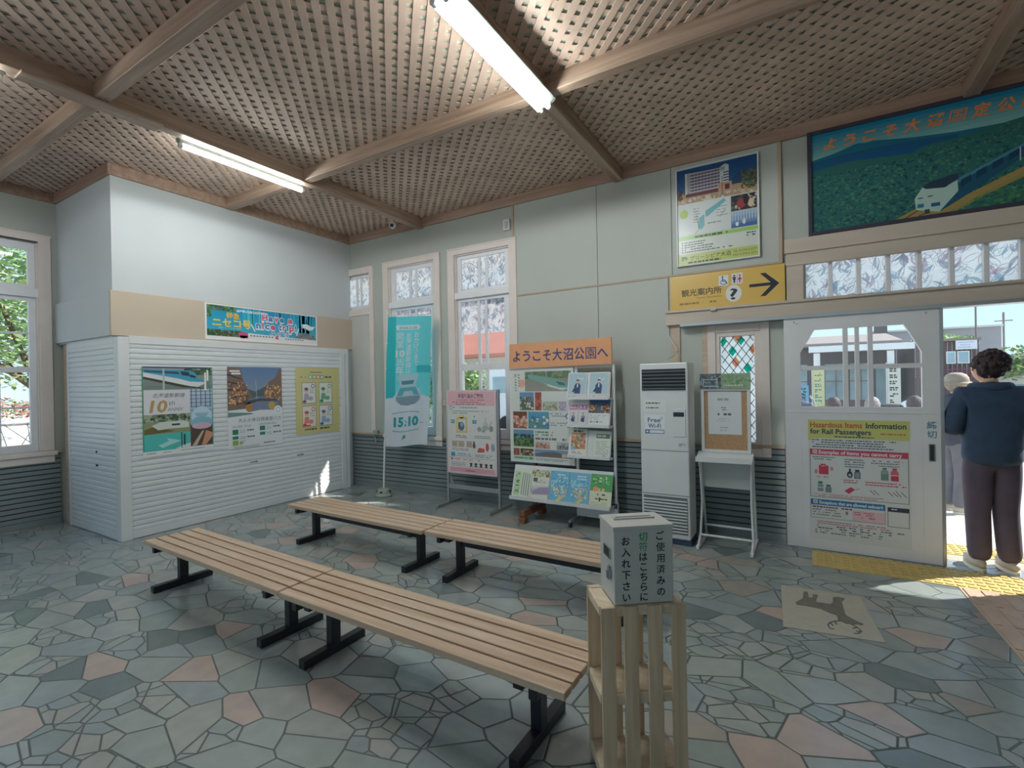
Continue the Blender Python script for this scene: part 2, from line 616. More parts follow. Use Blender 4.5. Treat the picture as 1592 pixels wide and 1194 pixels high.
def thing(name, label, cat, loc=(0, 0, 0), group=None):
    o = bpy.data.objects.new(name, None)
    o.empty_display_size = 0.1
    C.objects.link(o)
    o.location = loc
    o['base'] = tuple(loc)
    tag(o, label, cat, group)
    return o

def structure(o, label=None):
    o['kind'] = 'structure'
    if label: o['label'] = label
    return o

def dup(root, delta, label, group=None):
    r = root.copy()
    C.objects.link(r)
    r.location = Vector(root.location) + Vector(delta)
    r['label'] = label
    if group: r['group'] = group
    def rec(src, dst):
        for ch in list(src.children):
            c = ch.copy()
            C.objects.link(c)
            c.parent = dst
            c.matrix_parent_inverse = ch.matrix_parent_inverse.copy()
            rec(ch, c)
    rec(root, r)
    return r

# ------------------------------------------------------------------ printed artwork
_tx = {}
def glyphs(body, bold):
    if len(body) == 1 and body in '園使用開業周済国符観': bold = min(bold, .004)   # dense characters would clog
    k = (body, bold)
    if k not in _tx:
        cu = bpy.data.curves.new('t', 'FONT')
        cu.body = body
        cu.size = 1
        cu.resolution_u = 2
        cu.offset = bold
        o = bpy.data.objects.new('t', cu)
        me = o.to_mesh()
        _tx[k] = ([(v.co.x, v.co.y) for v in me.vertices], [tuple(p.vertices) for p in me.polygons])
        o.to_mesh_clear()
        bpy.data.objects.remove(o)
        bpy.data.curves.remove(cu)
    return _tx[k]

class Art:
    """flat artwork W x H metres drawn on a gw x gh grid, y downwards"""
    def __init__(s, W, H, gw, gh, base=None):
        s.W, s.H, s.gw, s.gh = W, H, gw, gh
        s.v, s.f, s.c = [], [], []
        if base: s.rect(0, 0, gw, gh, base, 0)

    def _a(s, pts, faces, col, k):
        b = len(s.v)
        s.v += [(p[0], p[1], k) for p in pts]
        for f in faces:
            s.f.append([b + i for i in f])
            s.c.append(col)

    def rect(s, x, y, w_, h, col, k=1):
        s._a([(x, y), (x + w_, y), (x + w_, y + h), (x, y + h)], [(3, 2, 1, 0)], col, k)

    def box(s, x, y, w_, h, t, col, k=2):
        s.rect(x, y, w_, t, col, k); s.rect(x, y + h - t, w_, t, col, k)
        s.rect(x, y, t, h, col, k); s.rect(x + w_ - t, y, t, h, col, k)

    def poly(s, pts, col, k=2):
        tri = geometry.tessellate_polygon([[Vector((p[0], p[1], 0)) for p in pts]])
        fs = []
        for t in tri:
            a, b, c = [pts[i] for i in t]
            ar = (b[0] - a[0]) * (c[1] - a[1]) - (b[1] - a[1]) * (c[0] - a[0])
            fs.append(tuple(t) if ar < 0 else tuple(reversed(t)))
        s._a(pts, fs, col, k)

    def ell(s, x, y, rx, ry, col, k=2, n=20):
        s._a([(x + rx * math.cos(-2 * PI * i / n), y + ry * math.sin(-2 * PI * i / n)) for i in range(n)], [tuple(range(n))], col, k)

    def ring(s, x, y, r, t, col, k=2, n=20, ry=None):
        q = (ry or r) / r
        pts = []
        for i in range(n):
            a = -2 * PI * i / n
            pts += [(x + r * math.cos(a), y + r * q * math.sin(a)), (x + (r - t) * math.cos(a), y + (r - t) * q * math.sin(a))]
        s._a(pts, [(2 * i, (2 * i + 2) % (2 * n), (2 * i + 3) % (2 * n), 2 * i + 1) for i in range(n)], col, k)

    def line(s, x0, y0, x1, y1, t, col, k=2):
        d = math.hypot(x1 - x0, y1 - y0) or 1
        nx, ny = -(y1 - y0) / d * t / 2, (x1 - x0) / d * t / 2
        s.poly([(x0 + nx, y0 + ny), (x1 + nx, y1 + ny), (x1 - nx, y1 - ny), (x0 - nx, y0 - ny)], col, k)

    def grad(s, x, y, w_, h, c0, c1, n=8, k=1):
        for i in range(n):
            t = i / (n - 1)
            s.rect(x, y + h * i / n, w_, h / n, tuple(c0[j] * (1 - t) + c1[j] * t for j in range(3)) + (1,), k)

    def mottle(s, x, y, w_, h, cols, n, size, k=2, asp=1.0):
        for i in range(n):
            sx_, sy_ = size * random.uniform(.5, 1.3), size * random.uniform(.5, 1.3) * asp
            cx, cy = random.uniform(x, x + w_), random.uniform(y, y + h)
            a = random.uniform(0, PI)
            pts = []
            for q in range(6):
                t = a - 2 * PI * q / 6
                px, py = cx + sx_ * .5 * math.cos(t) * random.uniform(.7, 1), cy + sy_ * .5 * math.sin(t) * random.uniform(.7, 1)
                pts.append((min(max(px, x), x + w_), min(max(py, y), y + h)))
            s._a(pts, [tuple(range(6))], random.choice(cols), k + random.random() * .9)

    def text(s, body, x, y, size, col, k=3, width=None, bold=0.0, shear=0.0, squash=1.0):
        """baseline-left at (x, y); size = em height in grid units"""
        vs_, fs = glyphs(body, bold)
        if not vs_: return
        x0, x1 = min(v[0] for v in vs_), max(v[0] for v in vs_)
        kx = size * squash if width is None else width / max(x1 - x0, 1e-6)
        ax = (s.H / s.gh) / (s.W / s.gw) if width is None else 1.0
        s._a([(x + (v[0] - x0) * kx * ax + v[1] * shear * size, y - v[1] * size) for v in vs_], fs, col, k)

    def vtext(s, body, x, y, size, col, k=3, pitch=None, bold=0.0, cols=None):
        pitch = pitch or size * 1.05
        for i, ch in enumerate(body):
            c = cols[i] if cols else col
            vs_, fs = glyphs(ch, bold)
            if not vs_: continue
            wd = max(v[0] for v in vs_) + min(v[0] for v in vs_)
            ax = (s.H / s.gh) / (s.W / s.gw)
            s._a([(x + (v[0] - wd / 2) * size * ax, y + pitch * i + size * .85 - v[1] * size) for v in vs_], fs, c, k)

    def lines(s, x, y, w_, rows, pitch, t, col, k=2, fill=0.85):
        """rows of print too small to read in the photograph"""
        for r in range(rows):
            cx = x
            end = x + w_ * random.uniform(.75, 1.0)
            while cx < end:
                l = random.uniform(.6, 2.6) * t
                if random.random() < fill:
                    s.rect(cx, y + r * pitch, min(l, end - cx + .01), t, col, k)
                cx += l + t * .45
        return s

    def build(s, name, o=None, u=None, v=None, n=None, parent=None, mat=None, fn=None, cut=0, dz=0.0003, loc=None):
        """o = top-left corner, u = rightwards, v = DOWNwards unit vector, n = towards the viewer; or fn(a, b, lift)"""
        V, F, K = list(s.v), [list(f) for f in s.f], list(s.c)
        kx, ky = s.W / s.gw, s.H / s.gh
        if fn is None:
            o, u, v, n = Vector(o), Vector(u), Vector(v), Vector(n)
            P = [o + u * (p[0] * kx) + v * (p[1] * ky) + n * (p[2] * dz) for p in V]
        else:
            if cut:   # split large pieces so that they follow the curve
                V2, F2, K2 = [], [], []
                lim = 1.0 / cut
                def emit(q, c):
                    e = [max(abs(q[i][0] - q[(i + 1) % 3][0]) / s.gw, abs(q[i][1] - q[(i + 1) % 3][1]) / s.gh) for i in range(3)]
                    k = e.index(max(e))
                    if e[k] > lim:
                        a_, b_, c_ = q[k], q[(k + 1) % 3], q[(k + 2) % 3]
                        m_ = tuple((a_[t] + b_[t]) / 2 for t in range(3))
                        emit((a_, m_, c_), c); emit((m_, b_, c_), c)
                    else:
                        n0 = len(V2)
                        V2.extend(q); F2.append([n0, n0 + 1, n0 + 2]); K2.append(c)
                for f, c in zip(F, K):
                    for i in range(1, len(f) - 1):
                        emit((V[f[0]], V[f[i]], V[f[i + 1]]), c)
                V, F, K = V2, F2, K2
            P = [Vector(fn(p[0] / s.gw, p[1] / s.gh, p[2] * dz)) for p in V]
        off = Vector(loc) if loc is not None else Vector((0, 0, 0))
        me = bpy.data.meshes.new(name)
        me.from_pydata([tuple(p - off) for p in P], [], F)
        at = me.color_attributes.new('Col', 'FLOAT_COLOR', 'CORNER')
        data = []
        for f, c in zip(F, K):
            for _ in f: data += [c[0], c[1], c[2], 1.0]
        at.data.foreach_set('color', data)
        me.materials.append(mat or M['print'])
        me.update()
        return link(name, me, parent, off)

X, Y, Z = Vector((1, 0, 0)), Vector((0, 1, 0)), Vector((0, 0, 1))
WHITE = S(232, 234, 236)
PAPER = S(222, 224, 222)
BLACK = S(28, 30, 32)

# ================================================================== THE ROOM
XL, XR, YF, ZC = -1.55, 9.6, -8.6, 3.755     # left wall, right wall, wall behind the camera, underside of the lattice
WT = 0.18

def holed_wall(name, a0, a1, z0, z1, holes, place, mt):
    """wall in (a, z) with rectangular holes; place(a, d, z) gives the point"""
    xs = sorted({a0, a1, *[h[0] for h in holes], *[h[1] for h in holes]})
    zs = sorted({z0, z1, *[h[2] for h in holes], *[h[3] for h in holes]})
    b = MB()
    for i in range(len(xs) - 1):
        for j in range(len(zs) - 1):
            cx, cz = (xs[i] + xs[i + 1]) / 2, (zs[j] + zs[j + 1]) / 2
            if any(h[0] < cx < h[1] and h[2] < cz < h[3] for h in holes):
                continue
            p0, p1 = place(xs[i], 0, zs[j]), place(xs[i + 1], WT, zs[j + 1])
            b.box(*p0, *p1)
    return structure(b.build(name, mt))

back = lambda a, d, z: (a, d, z)              # the wall with the windows and the door; d grows outwards
left = lambda a, d, z: (XL - d, a, z)

W0, W1, W2 = (-0.60, 0.33), (0.70, 1.55), (1.885, 2.735)
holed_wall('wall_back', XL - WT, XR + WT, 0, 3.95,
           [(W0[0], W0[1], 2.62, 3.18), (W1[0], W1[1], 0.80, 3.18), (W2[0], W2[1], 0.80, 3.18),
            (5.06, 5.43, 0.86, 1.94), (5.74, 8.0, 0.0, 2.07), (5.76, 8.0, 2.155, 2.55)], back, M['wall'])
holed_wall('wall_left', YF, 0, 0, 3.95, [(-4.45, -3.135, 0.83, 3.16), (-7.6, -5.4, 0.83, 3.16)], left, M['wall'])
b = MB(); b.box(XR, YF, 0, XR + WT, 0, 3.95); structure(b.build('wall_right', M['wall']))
holed_wall('wall_front', XL - WT, XR + WT, 0, 3.95, [(-0.9, 1.9, 0.8, 3.2), (2.4, 4.9, 0.8, 3.2), (5.4, 8.0, 0.8, 3.2)],  # unseen openings, added to let fill light in from behind the camera
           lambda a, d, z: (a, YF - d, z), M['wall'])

b = MB(); b.box(XL - .2, YF - .2, -0.06, XR + .2, 0.10, 0.0); structure(b.build('floor', M['floor']))
b = MB(); b.box(XL - .2, YF - .2, ZC + .017, XR + .2, 0.25, 4.0); structure(b.build('ceiling', M['ceilboard']))

# diagonal lattice under the ceiling board
def lattice():
    bm = MB()
    x0, x1, y0, y1 = XL - .02, XR, YF, 0.0
    pitch, wd, th = 0.0835, 0.046, 0.006
    for (dx, dy), z in (((-1, 1), ZC), ((1, 1), ZC + th)):
        nx, ny = (1, 1) if dx < 0 else (1, -1)
        c0 = min(nx * x + ny * y for x in (x0, x1) for y in (y0, y1))
        c1 = max(nx * x + ny * y for x in (x0, x1) for y in (y0, y1))
        c = c0 + 0.05
        while c < c1:
            # points with nx*x + ny*y = c inside the rectangle
            pts = []
            for xx in (x0, x1):
                yy = (c - nx * xx) / ny
                if y0 <= yy <= y1: pts.append((xx, yy))
            for yy in (y0, y1):
                xx = (c - ny * yy) / nx
                if x0 < xx < x1: pts.append((xx, yy))
            if len(pts) >= 2:
                p, q = pts[0], pts[-1]
                if math.hypot(p[0] - q[0], p[1] - q[1]) > .1:
                    bm.bar((p[0], p[1], z + th / 2), (q[0], q[1], z + th / 2), wd, th)
            c += pitch * math.sqrt(2)
    return structure(bm.build('trim_1', M['lattice']))
lattice()
bm = MB()
for x in (1.33, 4.125, 6.92): bm.box(x - .05, YF, 3.625, x + .05, 0, 3.80)
structure(bm.build('trim_2', M['beamy'], bevel=.006))
bm = MB()
for y in (-1.815, -3.55, -5.3, -7.0): bm.box(XL if y < -3 else -.09, y - .045, 3.635, XR, y + .045, 3.80)
structure(bm.build('trim_3', M['beamx'], bevel=.006))
bm = MB()
bm.box(-.10, -.035, 3.645, XR, 0, 3.78)
bm.box(XL, YF, 3.645, XL + .035, -2.975, 3.80)
structure(bm.build('trim_4', M['ceilwood'], bevel=.004))
bm = MB()
bm.box(-.105, -2.975, 3.645, -.075, 0, 3.80)
bm.box(XL, -3.005, 3.645, -.075, -2.975, 3.80)
structure(bm.build('trim_5', M['ceilwood'], bevel=.004))
# cover plate for wiring round the first beam crossing
bm = MB(); bm.box(1.255, -3.98, 3.612, 1.40, -3.15, 3.632); structure(bm.build('trim_6', M['beamy'], bevel=.003))

# wainscot of narrow horizontal boards
def wainscot(name, a0, a1, ztop, place):
    bm = MB()
    bm.box(*place(a0, -.004, 0), *place(a1, -.0005, ztop))
    for f in range(len(bm.mi)): bm.mi[f] = 1
    z = 0.075
    bm.box(*place(a0, -.02, 0), *place(a1, -.003, .07))
    while z < ztop - .01:
        bm.box(*place(a0, -.018, z), *place(a1, -.003, min(z + .0445, ztop)))
        z += 0.0555
    return structure(bm.build(name, [M['wains'], M['wainsdark']], bevel=.002))
wainscot('baseboard_back', -.10, 2.80, .775, back)
wainscot('baseboard_entrance', 2.80, 5.63, .85, back)
wainscot('baseboard_left', YF, -2.98, .80, left)
bm = MB()
bm.box(-.1, -.035, .775, 2.80, 0, .80)
bm.box(2.80, -.035, .85, 5.63, 0, .88)
bm.box(XL, YF, .80, XL + .05, -2.98, .835)
structure(bm.build('trim_7', M['cap'], bevel=.004))

# boards fixed over the plaster to the right of the windows
bm = MB()
bm.box(2.81, -.014, .88, 3.862, 0, 2.54); bm.box(3.868, -.014, .88, 4.64, 0, 2.54)
bm.box(2.81, -.014, 2.56, 3.862, 0, 3.645); bm.box(3.868, -.014, 2.56, 4.66, 0, 3.645); bm.box(4.665, -.014, 2.56, 5.61, 0, 3.645)
structure(bm.build('wall_panels', M['panel'], bevel=.002))
bm = MB()
bm.box(2.785, -.024, .80, 2.812, 0, 3.645)
bm.box(2.80, -.022, 2.54, 5.63, 0, 2.56)
bm.box(5.61, -.024, 2.54, 5.64, 0, 3.645)
structure(bm.build('trim_8', M['cap'], bevel=.003))

# ------------------------------------------------------------------ windows
def leaves(bm, x0, x1, z0, z1, d, n, place, sizes=(.05, .10), two=0.3):
    """little leaf outlines printed on the frosted film"""
    for _ in range(n):
        L_ = random.uniform(*sizes)
        wd = L_ * random.uniform(.16, .26)
        a = random.choice((.5, .7, 1.0, 1.4, 1.8, 2.2, 2.5)) + random.uniform(-.2, .2)
        cx, cz = random.uniform(x0, x1), random.uniform(z0, z1)
        ca, sa = math.cos(a), math.sin(a)
        bm.cur = 0 if random.random() > two else random.choice((1, 2))
        half = [(0, 0), (.25, .75), (.5, 1), (.75, .7), (1, 0)]
        def P(t, q):
            px, pz = cx + (t - .5) * L_ * ca - q * wd * sa, cz + (t - .5) * L_ * sa + q * wd * ca
            return place(min(max(px, x0), x1), d, min(max(pz, z0), z1))
        for sgn in (1, -1):
            if random.random() < .22:
                ring = [P(t, q * sgn) for t, q in half] + [P(t, .12 * sgn) for t, q in reversed(half)]
                bm.add(ring, [tuple(range(len(ring)))])
            else:
                for i in range(4):
                    (t0, q0), (t1, q1) = half[i], half[i + 1]
                    bm.add([P(t0, q0 * sgn), P(t1, q1 * sgn), P(t1, (q1 - .22) * sgn if q1 > .22 else 0), P(t0, (q0 - .22) * sgn if q0 > .22 else 0)], [(0, 1, 2, 3)])

def frame_rect(bm, place, a0, a1, z0, z1, t, d0, d1):
    bm.box(*place(a0, d0, z0), *place(a0 + t, d1, z1))
    bm.box(*place(a1 - t, d0, z0), *place(a1, d1, z1))
    bm.box(*place(a0 + t, d0, z0), *place(a1 - t, d1, z0 + t))
    bm.box(*place(a0 + t, d0, z1 - t), *place(a1 - t, d1, z1))

def window(name, a0, a1, zb, place, sashes, label):
    """sashes: list of (glass a0, a1, z0, z1, vertical bars [(from, to)], horizontal bars, film from z)"""
    root = bpy.data.objects.new(name, None)
    C.objects.link(root)
    root['kind'] = 'structure'
    root['label'] = label
    base = place((a0 + a1) / 2, 0, zb)
    root.location = base
    root['base'] = tuple(base)
    zt = 3.18
    cs = MB()   # casing on the wall and lining of the opening
    for (x0, x1, z0, z1) in ((a0 - .10, a0 + .005, zb - .04, zt + .075), (a1 - .005, a1 + .10, zb - .04, zt + .075), (a0, a1, zt - .005, zt + .075)):
        cs.box(*place(x0, -.028, z0), *place(x1, 0, z1))
    cs.box(*place(a0 - .105, -.034, zt + .06), *place(a1 + .105, 0, zt + .08))
    cs.box(*place(a0 - .12, -.055, zb - .05), *place(a1 + .12, .10, zb + .0))
    cs.box(*place(a0 - .10, -.03, zb - .13), *place(a1 + .10, 0, zb - .05))
    cs.box(*place(a0, 0, zb), *place(a0 + .02, .16, zt)); cs.box(*place(a1 - .02, 0, zb), *place(a1, .16, zt))
    cs.box(*place(a0, 0, zt - .02), *place(a1, .16, zt))
    cs.build('casing', M['frame'], root, bevel=.004)
    sf, gl, fl, lv = MB(), MB(), MB(), MB()
    for (g0, g1, z0, z1, vb, hb, fz) in sashes:
        e0, e1 = a0 + .02, a1 - .02
        sf.box(*place(e0, .03, z0), *place(g0, .075, z1)); sf.box(*place(g1, .03, z0), *place(e1, .075, z1))
        zt_ = zt - .015 if z1 == max(q[3] for q in sashes) else z1 + .04
        zb_ = zb if z0 == min(q[2] for q in sashes) else z0 - .04
        sf.box(*place(e0, .03, z1), *place(e1, .075, zt_)); sf.box(*place(e0, .03, zb_), *place(e1, .075, z0))
        for (v0, v1) in vb:
            sf.box(*place(v0, .04, z0), *place(v1, .068, z1))
        for (h0, h1) in hb:
            sf.box(*place(g0, .036, h0), *place(g1, .072, h1))
        gl.add([place(g0, .055, z0), place(g1, .055, z0), place(g1, .055, z1), place(g0, .055, z1)], [(0, 1, 2, 3)])
        if fz is not None and fz < z1:
            fl.add([place(g0, .053, fz), place(g1, .053, fz), place(g1, .053, z1), place(g0, .053, z1)], [(0, 1, 2, 3)])
            leaves(lv, g0, g1, fz, z1, .0515, int(230 * (g1 - g0) * (z1 - fz) / .25), place)
    # rails between the sashes
    zs = sorted([(s[2], s[3]) for s in sashes])
    for i in range(len(zs) - 1):
        sf.box(*place(a0, -.012, zs[i][1] + .04), *place(a1, .08, zs[i + 1][0] - .04))
    sf.build('sash_frame', M['sash'], root, bevel=.003)
    gl.build('glass_pane', M['glass'], root)
    if fl.f:
        fl.build('frosted_film', M['film'], root)
        lv.build('leaf_pattern', [M['leafA'], M['leafB'], M['leafC']], root)
    return root

def bars(g0, g1):
    w_ = g1 - g0
    return [(g0 + w_ * .385, g0 + w_ * .445), (g0 + w_ * .555, g0 + w_ * .615)]
window('window_1', W2[0], W2[1], .80, back,
       [(1.97, 2.645, 2.72, 3.115, bars(1.97, 2.645), [], 2.5),
        (1.955, 2.62, .925, 2.56, bars(1.955, 2.62), [(1.67, 1.755)], 2.14)], 'tall sash window behind the pink notice board')
window('window_2', W1[0], W1[1], .80, back,
       [(.80, 1.455, 2.715, 3.105, bars(.80, 1.455), [], 2.5),
        (.79, 1.445, .92, 2.55, bars(.79, 1.445), [(1.67, 1.755)], 2.14)], 'tall sash window behind the teal banner flag')
# narrow window half hidden by the corner shop: only its fanlight has glass, a board fills the rest
root = bpy.data.objects.new('window_3', None); C.objects.link(root); root['kind'] = 'structure'; root['label'] = 'small fanlight beside the shuttered shop'
root['base'] = (0, 0, 0)
cs = MB()
for (x0, x1, z0, z1) in ((W0[1] - .01, W0[1] + .07, .78, 3.255), (W0[0], W0[1], 3.16, 3.255), (W0[0], W0[1], 2.545, 2.64)):
    cs.box(x0, -.028, z0, x1, 0, z1)
cs.box(W0[1], 0, 2.62, W0[1] - .02, .16, 3.18)
cs.build('casing', M['frame'], root, bevel=.004)
sf, gl, fl, lv = MB(), MB(), MB(), MB()
sf.box(.262, .03, 2.62, .33, .075, 3.18); sf.box(W0[0], .03, 3.11, .262, .075, 3.18); sf.box(W0[0], .03, 2.62, .262, .075, 2.70)
for v0 in (-.02, .07): sf.box(v0, .04, 2.70, v0 + .035, .068, 3.11)
gl.add([(W0[0], .055, 2.7), (.262, .055, 2.7), (.262, .055, 3.11), (W0[0], .055, 3.11)], [(0, 1, 2, 3)])
fl.add([(W0[0], .053, 2.7), (.262, .053, 2.7), (.262, .053, 3.11), (W0[0], .053, 3.11)], [(0, 1, 2, 3)])
leaves(lv, W0[0], .262, 2.7, 3.11, .0515, 170, back)
sf.build('sash_frame', M['sash'], root, bevel=.003); gl.build('glass_pane', M['glass'], root)
fl.build('frosted_film', M['film'], root); lv.build('leaf_pattern', [M['leafA'], M['leafB'], M['leafC']], root)
bm = MB(); bm.box(-.55, -.012, .80, .32, 0, 2.545); bm.build('board', M['greybox'], root)

window('window_4', -4.45, -3.135, .83, left,
       [(-4.37, -3.215, 2.69, 3.075, [(-3.475, -3.445), (-4.1, -4.07)], [], None),
        (-4.37, -3.215, .915, 2.51, [(-3.475, -3.445), (-4.1, -4.07)], [(1.715, 1.775), (1.315, 1.335), (2.14, 2.16)], None)],
       'large sash window on the left, trees outside')

# narrow leaded window beside the door
root = bpy.data.objects.new('window_5', None); C.objects.link(root); root['kind'] = 'structure'; root['label'] = 'narrow leaded window with green and orange diamonds'
root['base'] = (0, 0, 0)
cs = MB()
frame_rect(cs, back, 4.985, 5.52, .765, 2.02, .075, -.03, 0.0)
frame_rect(cs, back, 5.04, 5.45, .84, 1.96, .055, -.018, .07)
cs.build('casing', M['frame'], root, bevel=.004)
gl, ld = MB(), MB()
gl.add([(5.095, .045, .895), (5.395, .045, .895), (5.395, .045, 1.905), (5.095, .045, 1.905)], [(0, 1, 2, 3)])
gx0, gx1, gz0, gz1 = 5.095, 5.395, .895, 1.905
dw, dh = .075, .105
for sgn in (1, -1):
    k = -20
    while k < 24:
        pts = []
        # line through (gx0 + k*dw, gz0) with slope sgn*dh/dw, clipped to the pane
        for i in range(41):
            t = i / 40
            z = gz0 + (gz1 - gz0) * t
            x = gx0 + k * dw + sgn * (z - gz0) * dw / dh
            if gx0 <= x <= gx1: pts.append((x, z))
        if len(pts) > 1:
            ld.bar((pts[0][0], .043, pts[0][1]), (pts[-1][0], .043, pts[-1][1]), .006, .006, up=(0, 1, 0))
        k += 1
gl.build('glass_pane', M['leaded'], root)
ld.build('lead_cames', M['lead'], root)
cp = MB()
for (cx, cz, c) in ((5.115, 1.86, 0), (5.275, 1.87, 0), (5.20, 1.765, 0), (5.33, 1.60, 0), (5.225, 1.66, 1), (5.38, 1.775, 1), (5.245, 1.905, 1), (5.16, 1.30, 1), (5.30, 1.2, 0)):
    cp.cur = c
    hw, hh = dw * .5, dh * .5
    q = [(cx, cz - hh), (cx + hw, cz), (cx, cz + hh), (cx - hw, cz)]
    cp.add([(min(max(x, gx0), gx1), .0405, min(max(z, gz0), gz1)) for x, z in q], [(0, 1, 2, 3)])
cp.build('coloured_glass', [M['dgreen'], M['dorange']], root)

# entrance surround: posts, lintel, fanlight row
bm = MB()
bm.box(4.64, -.03, .88, 4.73, 0, 2.16)            # post by the air conditioner
bm.box(4.935, -.022, .88, 4.985, 0, 2.03)
bm.box(5.64, -.035, 0, 5.675, 0, 2.04)            # jamb
structure(bm.build('trim_9', M['tan'], bevel=.004))
bm = MB()
bm.box(4.73, -.012, .88, 4.935, 0, 2.03); bm.box(5.52, -.012, .88, 5.64, 0, 2.03)
structure(bm.build('wall_entrance', M['panel']))
bm = MB()
bm.box(4.60, -.075, 2.045, 8.4, 0, 2.175)         # deep lintel carrying the sliding track
bm.box(4.60, -.095, 2.165, 8.4, 0, 2.19)
bm.box(5.665, -.05, 2.50, 8.4, 0, 2.62)
bm.box(5.655, -.07, 2.61, 8.4, 0, 2.735)
bm.box(5.665, -.04, 2.175, 5.80, 0, 2.62)
structure(bm.build('trim_10', M['lintel'], bevel=.005))
bm = MB(); bm.box(4.75, -.13, 2.02, 8.2, -.01, 2.05); structure(bm.build('trim_11', M['alu']))
root = bpy.data.objects.new('window_6', None); C.objects.link(root); root['kind'] = 'structure'; root['label'] = 'row of leaf patterned fanlights above the door'
root['base'] = (0, 0, 0)
sf, gl, fl, lv = MB(), MB(), MB(), MB()
px = [5.80 + i * .2005 for i in range(12)]
sf.box(5.76, .0, 2.155, 8.0, .07, 2.185); sf.box(5.76, .0, 2.515, 8.0, .07, 2.55)
for x in px:
    sf.box(x - .016, .0, 2.18, x + .016, .07, 2.52)
gl.add([(5.78, .05, 2.18), (8.0, .05, 2.18), (8.0, .05, 2.52), (5.78, .05, 2.52)], [(0, 1, 2, 3)])
fl.add([(5.78, .048, 2.18), (8.0, .048, 2.18), (8.0, .048, 2.52), (5.78, .048, 2.52)], [(0, 1, 2, 3)])
for i in range(11): leaves(lv, px[i], px[i + 1], 2.18, 2.52, .0465, 34, back, (.06, .13), .5)
sf.build('sash_frame', M['sash'], root, bevel=.003); gl.build('glass_pane', M['glass'], root)
fl.build('frosted_film', M['film'], root); lv.build('leaf_pattern', [M['leafA'], M['leafB'], M['leafC']], root)

# the fixed leaf of the sliding door
root = bpy.data.objects.new('door_1', None); C.objects.link(root); root['kind'] = 'structure'; root['label'] = 'white sliding door leaf with glazed top'
root.location = (6.17, -.09, 0); root['base'] = (6.17, -.09, 0)
d0, d1 = -.112, -.07
pn = MB()
pn.box(5.64, d0, .006, 5.765, d1, 2.03); pn.box(6.59, d0, .006, 6.70, d1, 2.03)
pn.box(5.765, d0, .006, 6.59, d1, 1.243); pn.box(5.765, d0, 1.91, 6.59, d1, 2.03)
pn.prism([(5.764, 1.72), (5.87, 1.911), (5.764, 1.911)], (0, d0, 0), X, Z, Y * (d1 - d0))
pn.prism([(6.591, 1.69), (6.591, 1.911), (6.485, 1.911)], (0, d0, 0), X, Z, Y * (d1 - d0))
for v0, v1 in ((6.074, 6.11), (6.157, 6.188), (6.245, 6.28)): pn.box(v0, d0 + .006, 1.243, v1, d1 - .006, 1.911)
pn.box(5.765, d0 + .009, 1.56, 6.59, d1 - .009, 1.597)
pn.box(5.66, d0 - .004, 1.19, 6.68, d0, 1.205)
pn.build('panel', M['sash'], root, bevel=.004)
gl = MB(); gl.add([(5.76, -.09, 1.24), (6.6, -.09, 1.24), (6.6, -.09, 1.915), (5.76, -.09, 1.915)], [(0, 1, 2, 3)]); gl.build('glass_pane', M['glass'], root)
bm = MB(); bm.box(6.70, d0 - .003, .006, 6.722, d1 + .02, 2.03); bm.build('edge_strip', M['alu'], root, bevel=.002)
bm = MB()
frame_rect(bm, lambda a, d, z: (a, d, z), 6.624, 6.662, .82, .955, .007, d0 - .004, d0 + .001)
bm.cur = 1; bm.box(6.63, d0 - .0015, .826, 6.656, d0 + .0005, .949)
bm.build('finger_pull', [M['chrome'], M['dark']], root)
bm = MB(); bm.cyl((5.72, d0 - .004, 1.985), (5.72, d0, 1.985), .008); bm.cyl((5.74, d0 - .004, 1.97), (5.74, d0, 1.97), .006); bm.cyl((6.62, d0 - .004, 1.99), (6.62, d0, 1.99), .008)
bm.build('screw_heads', M['alu'], root)
bm = MB(); bm.box(5.2, -.14, 0, 8.4, -.05, .004); structure(bm.build('trim_12', M['alu']))
bm = MB(); bm.box(5.74, 0.1, -.06, 8.0, .25, -.002); structure(bm.build('trim_13', M['slab']))

# ================================================================== THE SHUTTERED SHOP IN THE CORNER
bm = MB()
bm.box(XL, -2.975, 2.03, -.105, 0, 3.75)
bm.box(XL, -.155, 0, -.105, 0, 2.03)
structure(bm.build('wall_shop', M['kiosk']))
bm = MB()
bm.box(-.105, -3.005, 2.045, -.065, 0, 2.495)
bm.cur = 1
bm.box(XL, -3.005, 2.045, -.1055, -2.975, 2.495)
structure(bm.build('trim_14', [M['fascia'], M['kiosk']], bevel=.003))

def curtain(a0, a1, z0, z1, place):
    bm = MB()
    prof = [(0.000, 0.0), (-.005, .004), (-.0065, .022), (-.005, .042), (0.000, .046), (.004, .050)]
    P = 0.0545
    rows = []
    z = z0
    while z < z1 - .005:
        for d, dz in prof: rows.append((d, min(z + dz, z1)))
        z += P
    vs_ = []
    for d, zz in rows: vs_ += [place(a0, d, zz), place(a1, d, zz)]
    bm.add(vs_, [(2 * i, 2 * i + 1, 2 * i + 3, 2 * i + 2) for i in range(len(rows) - 1)])
    return bm

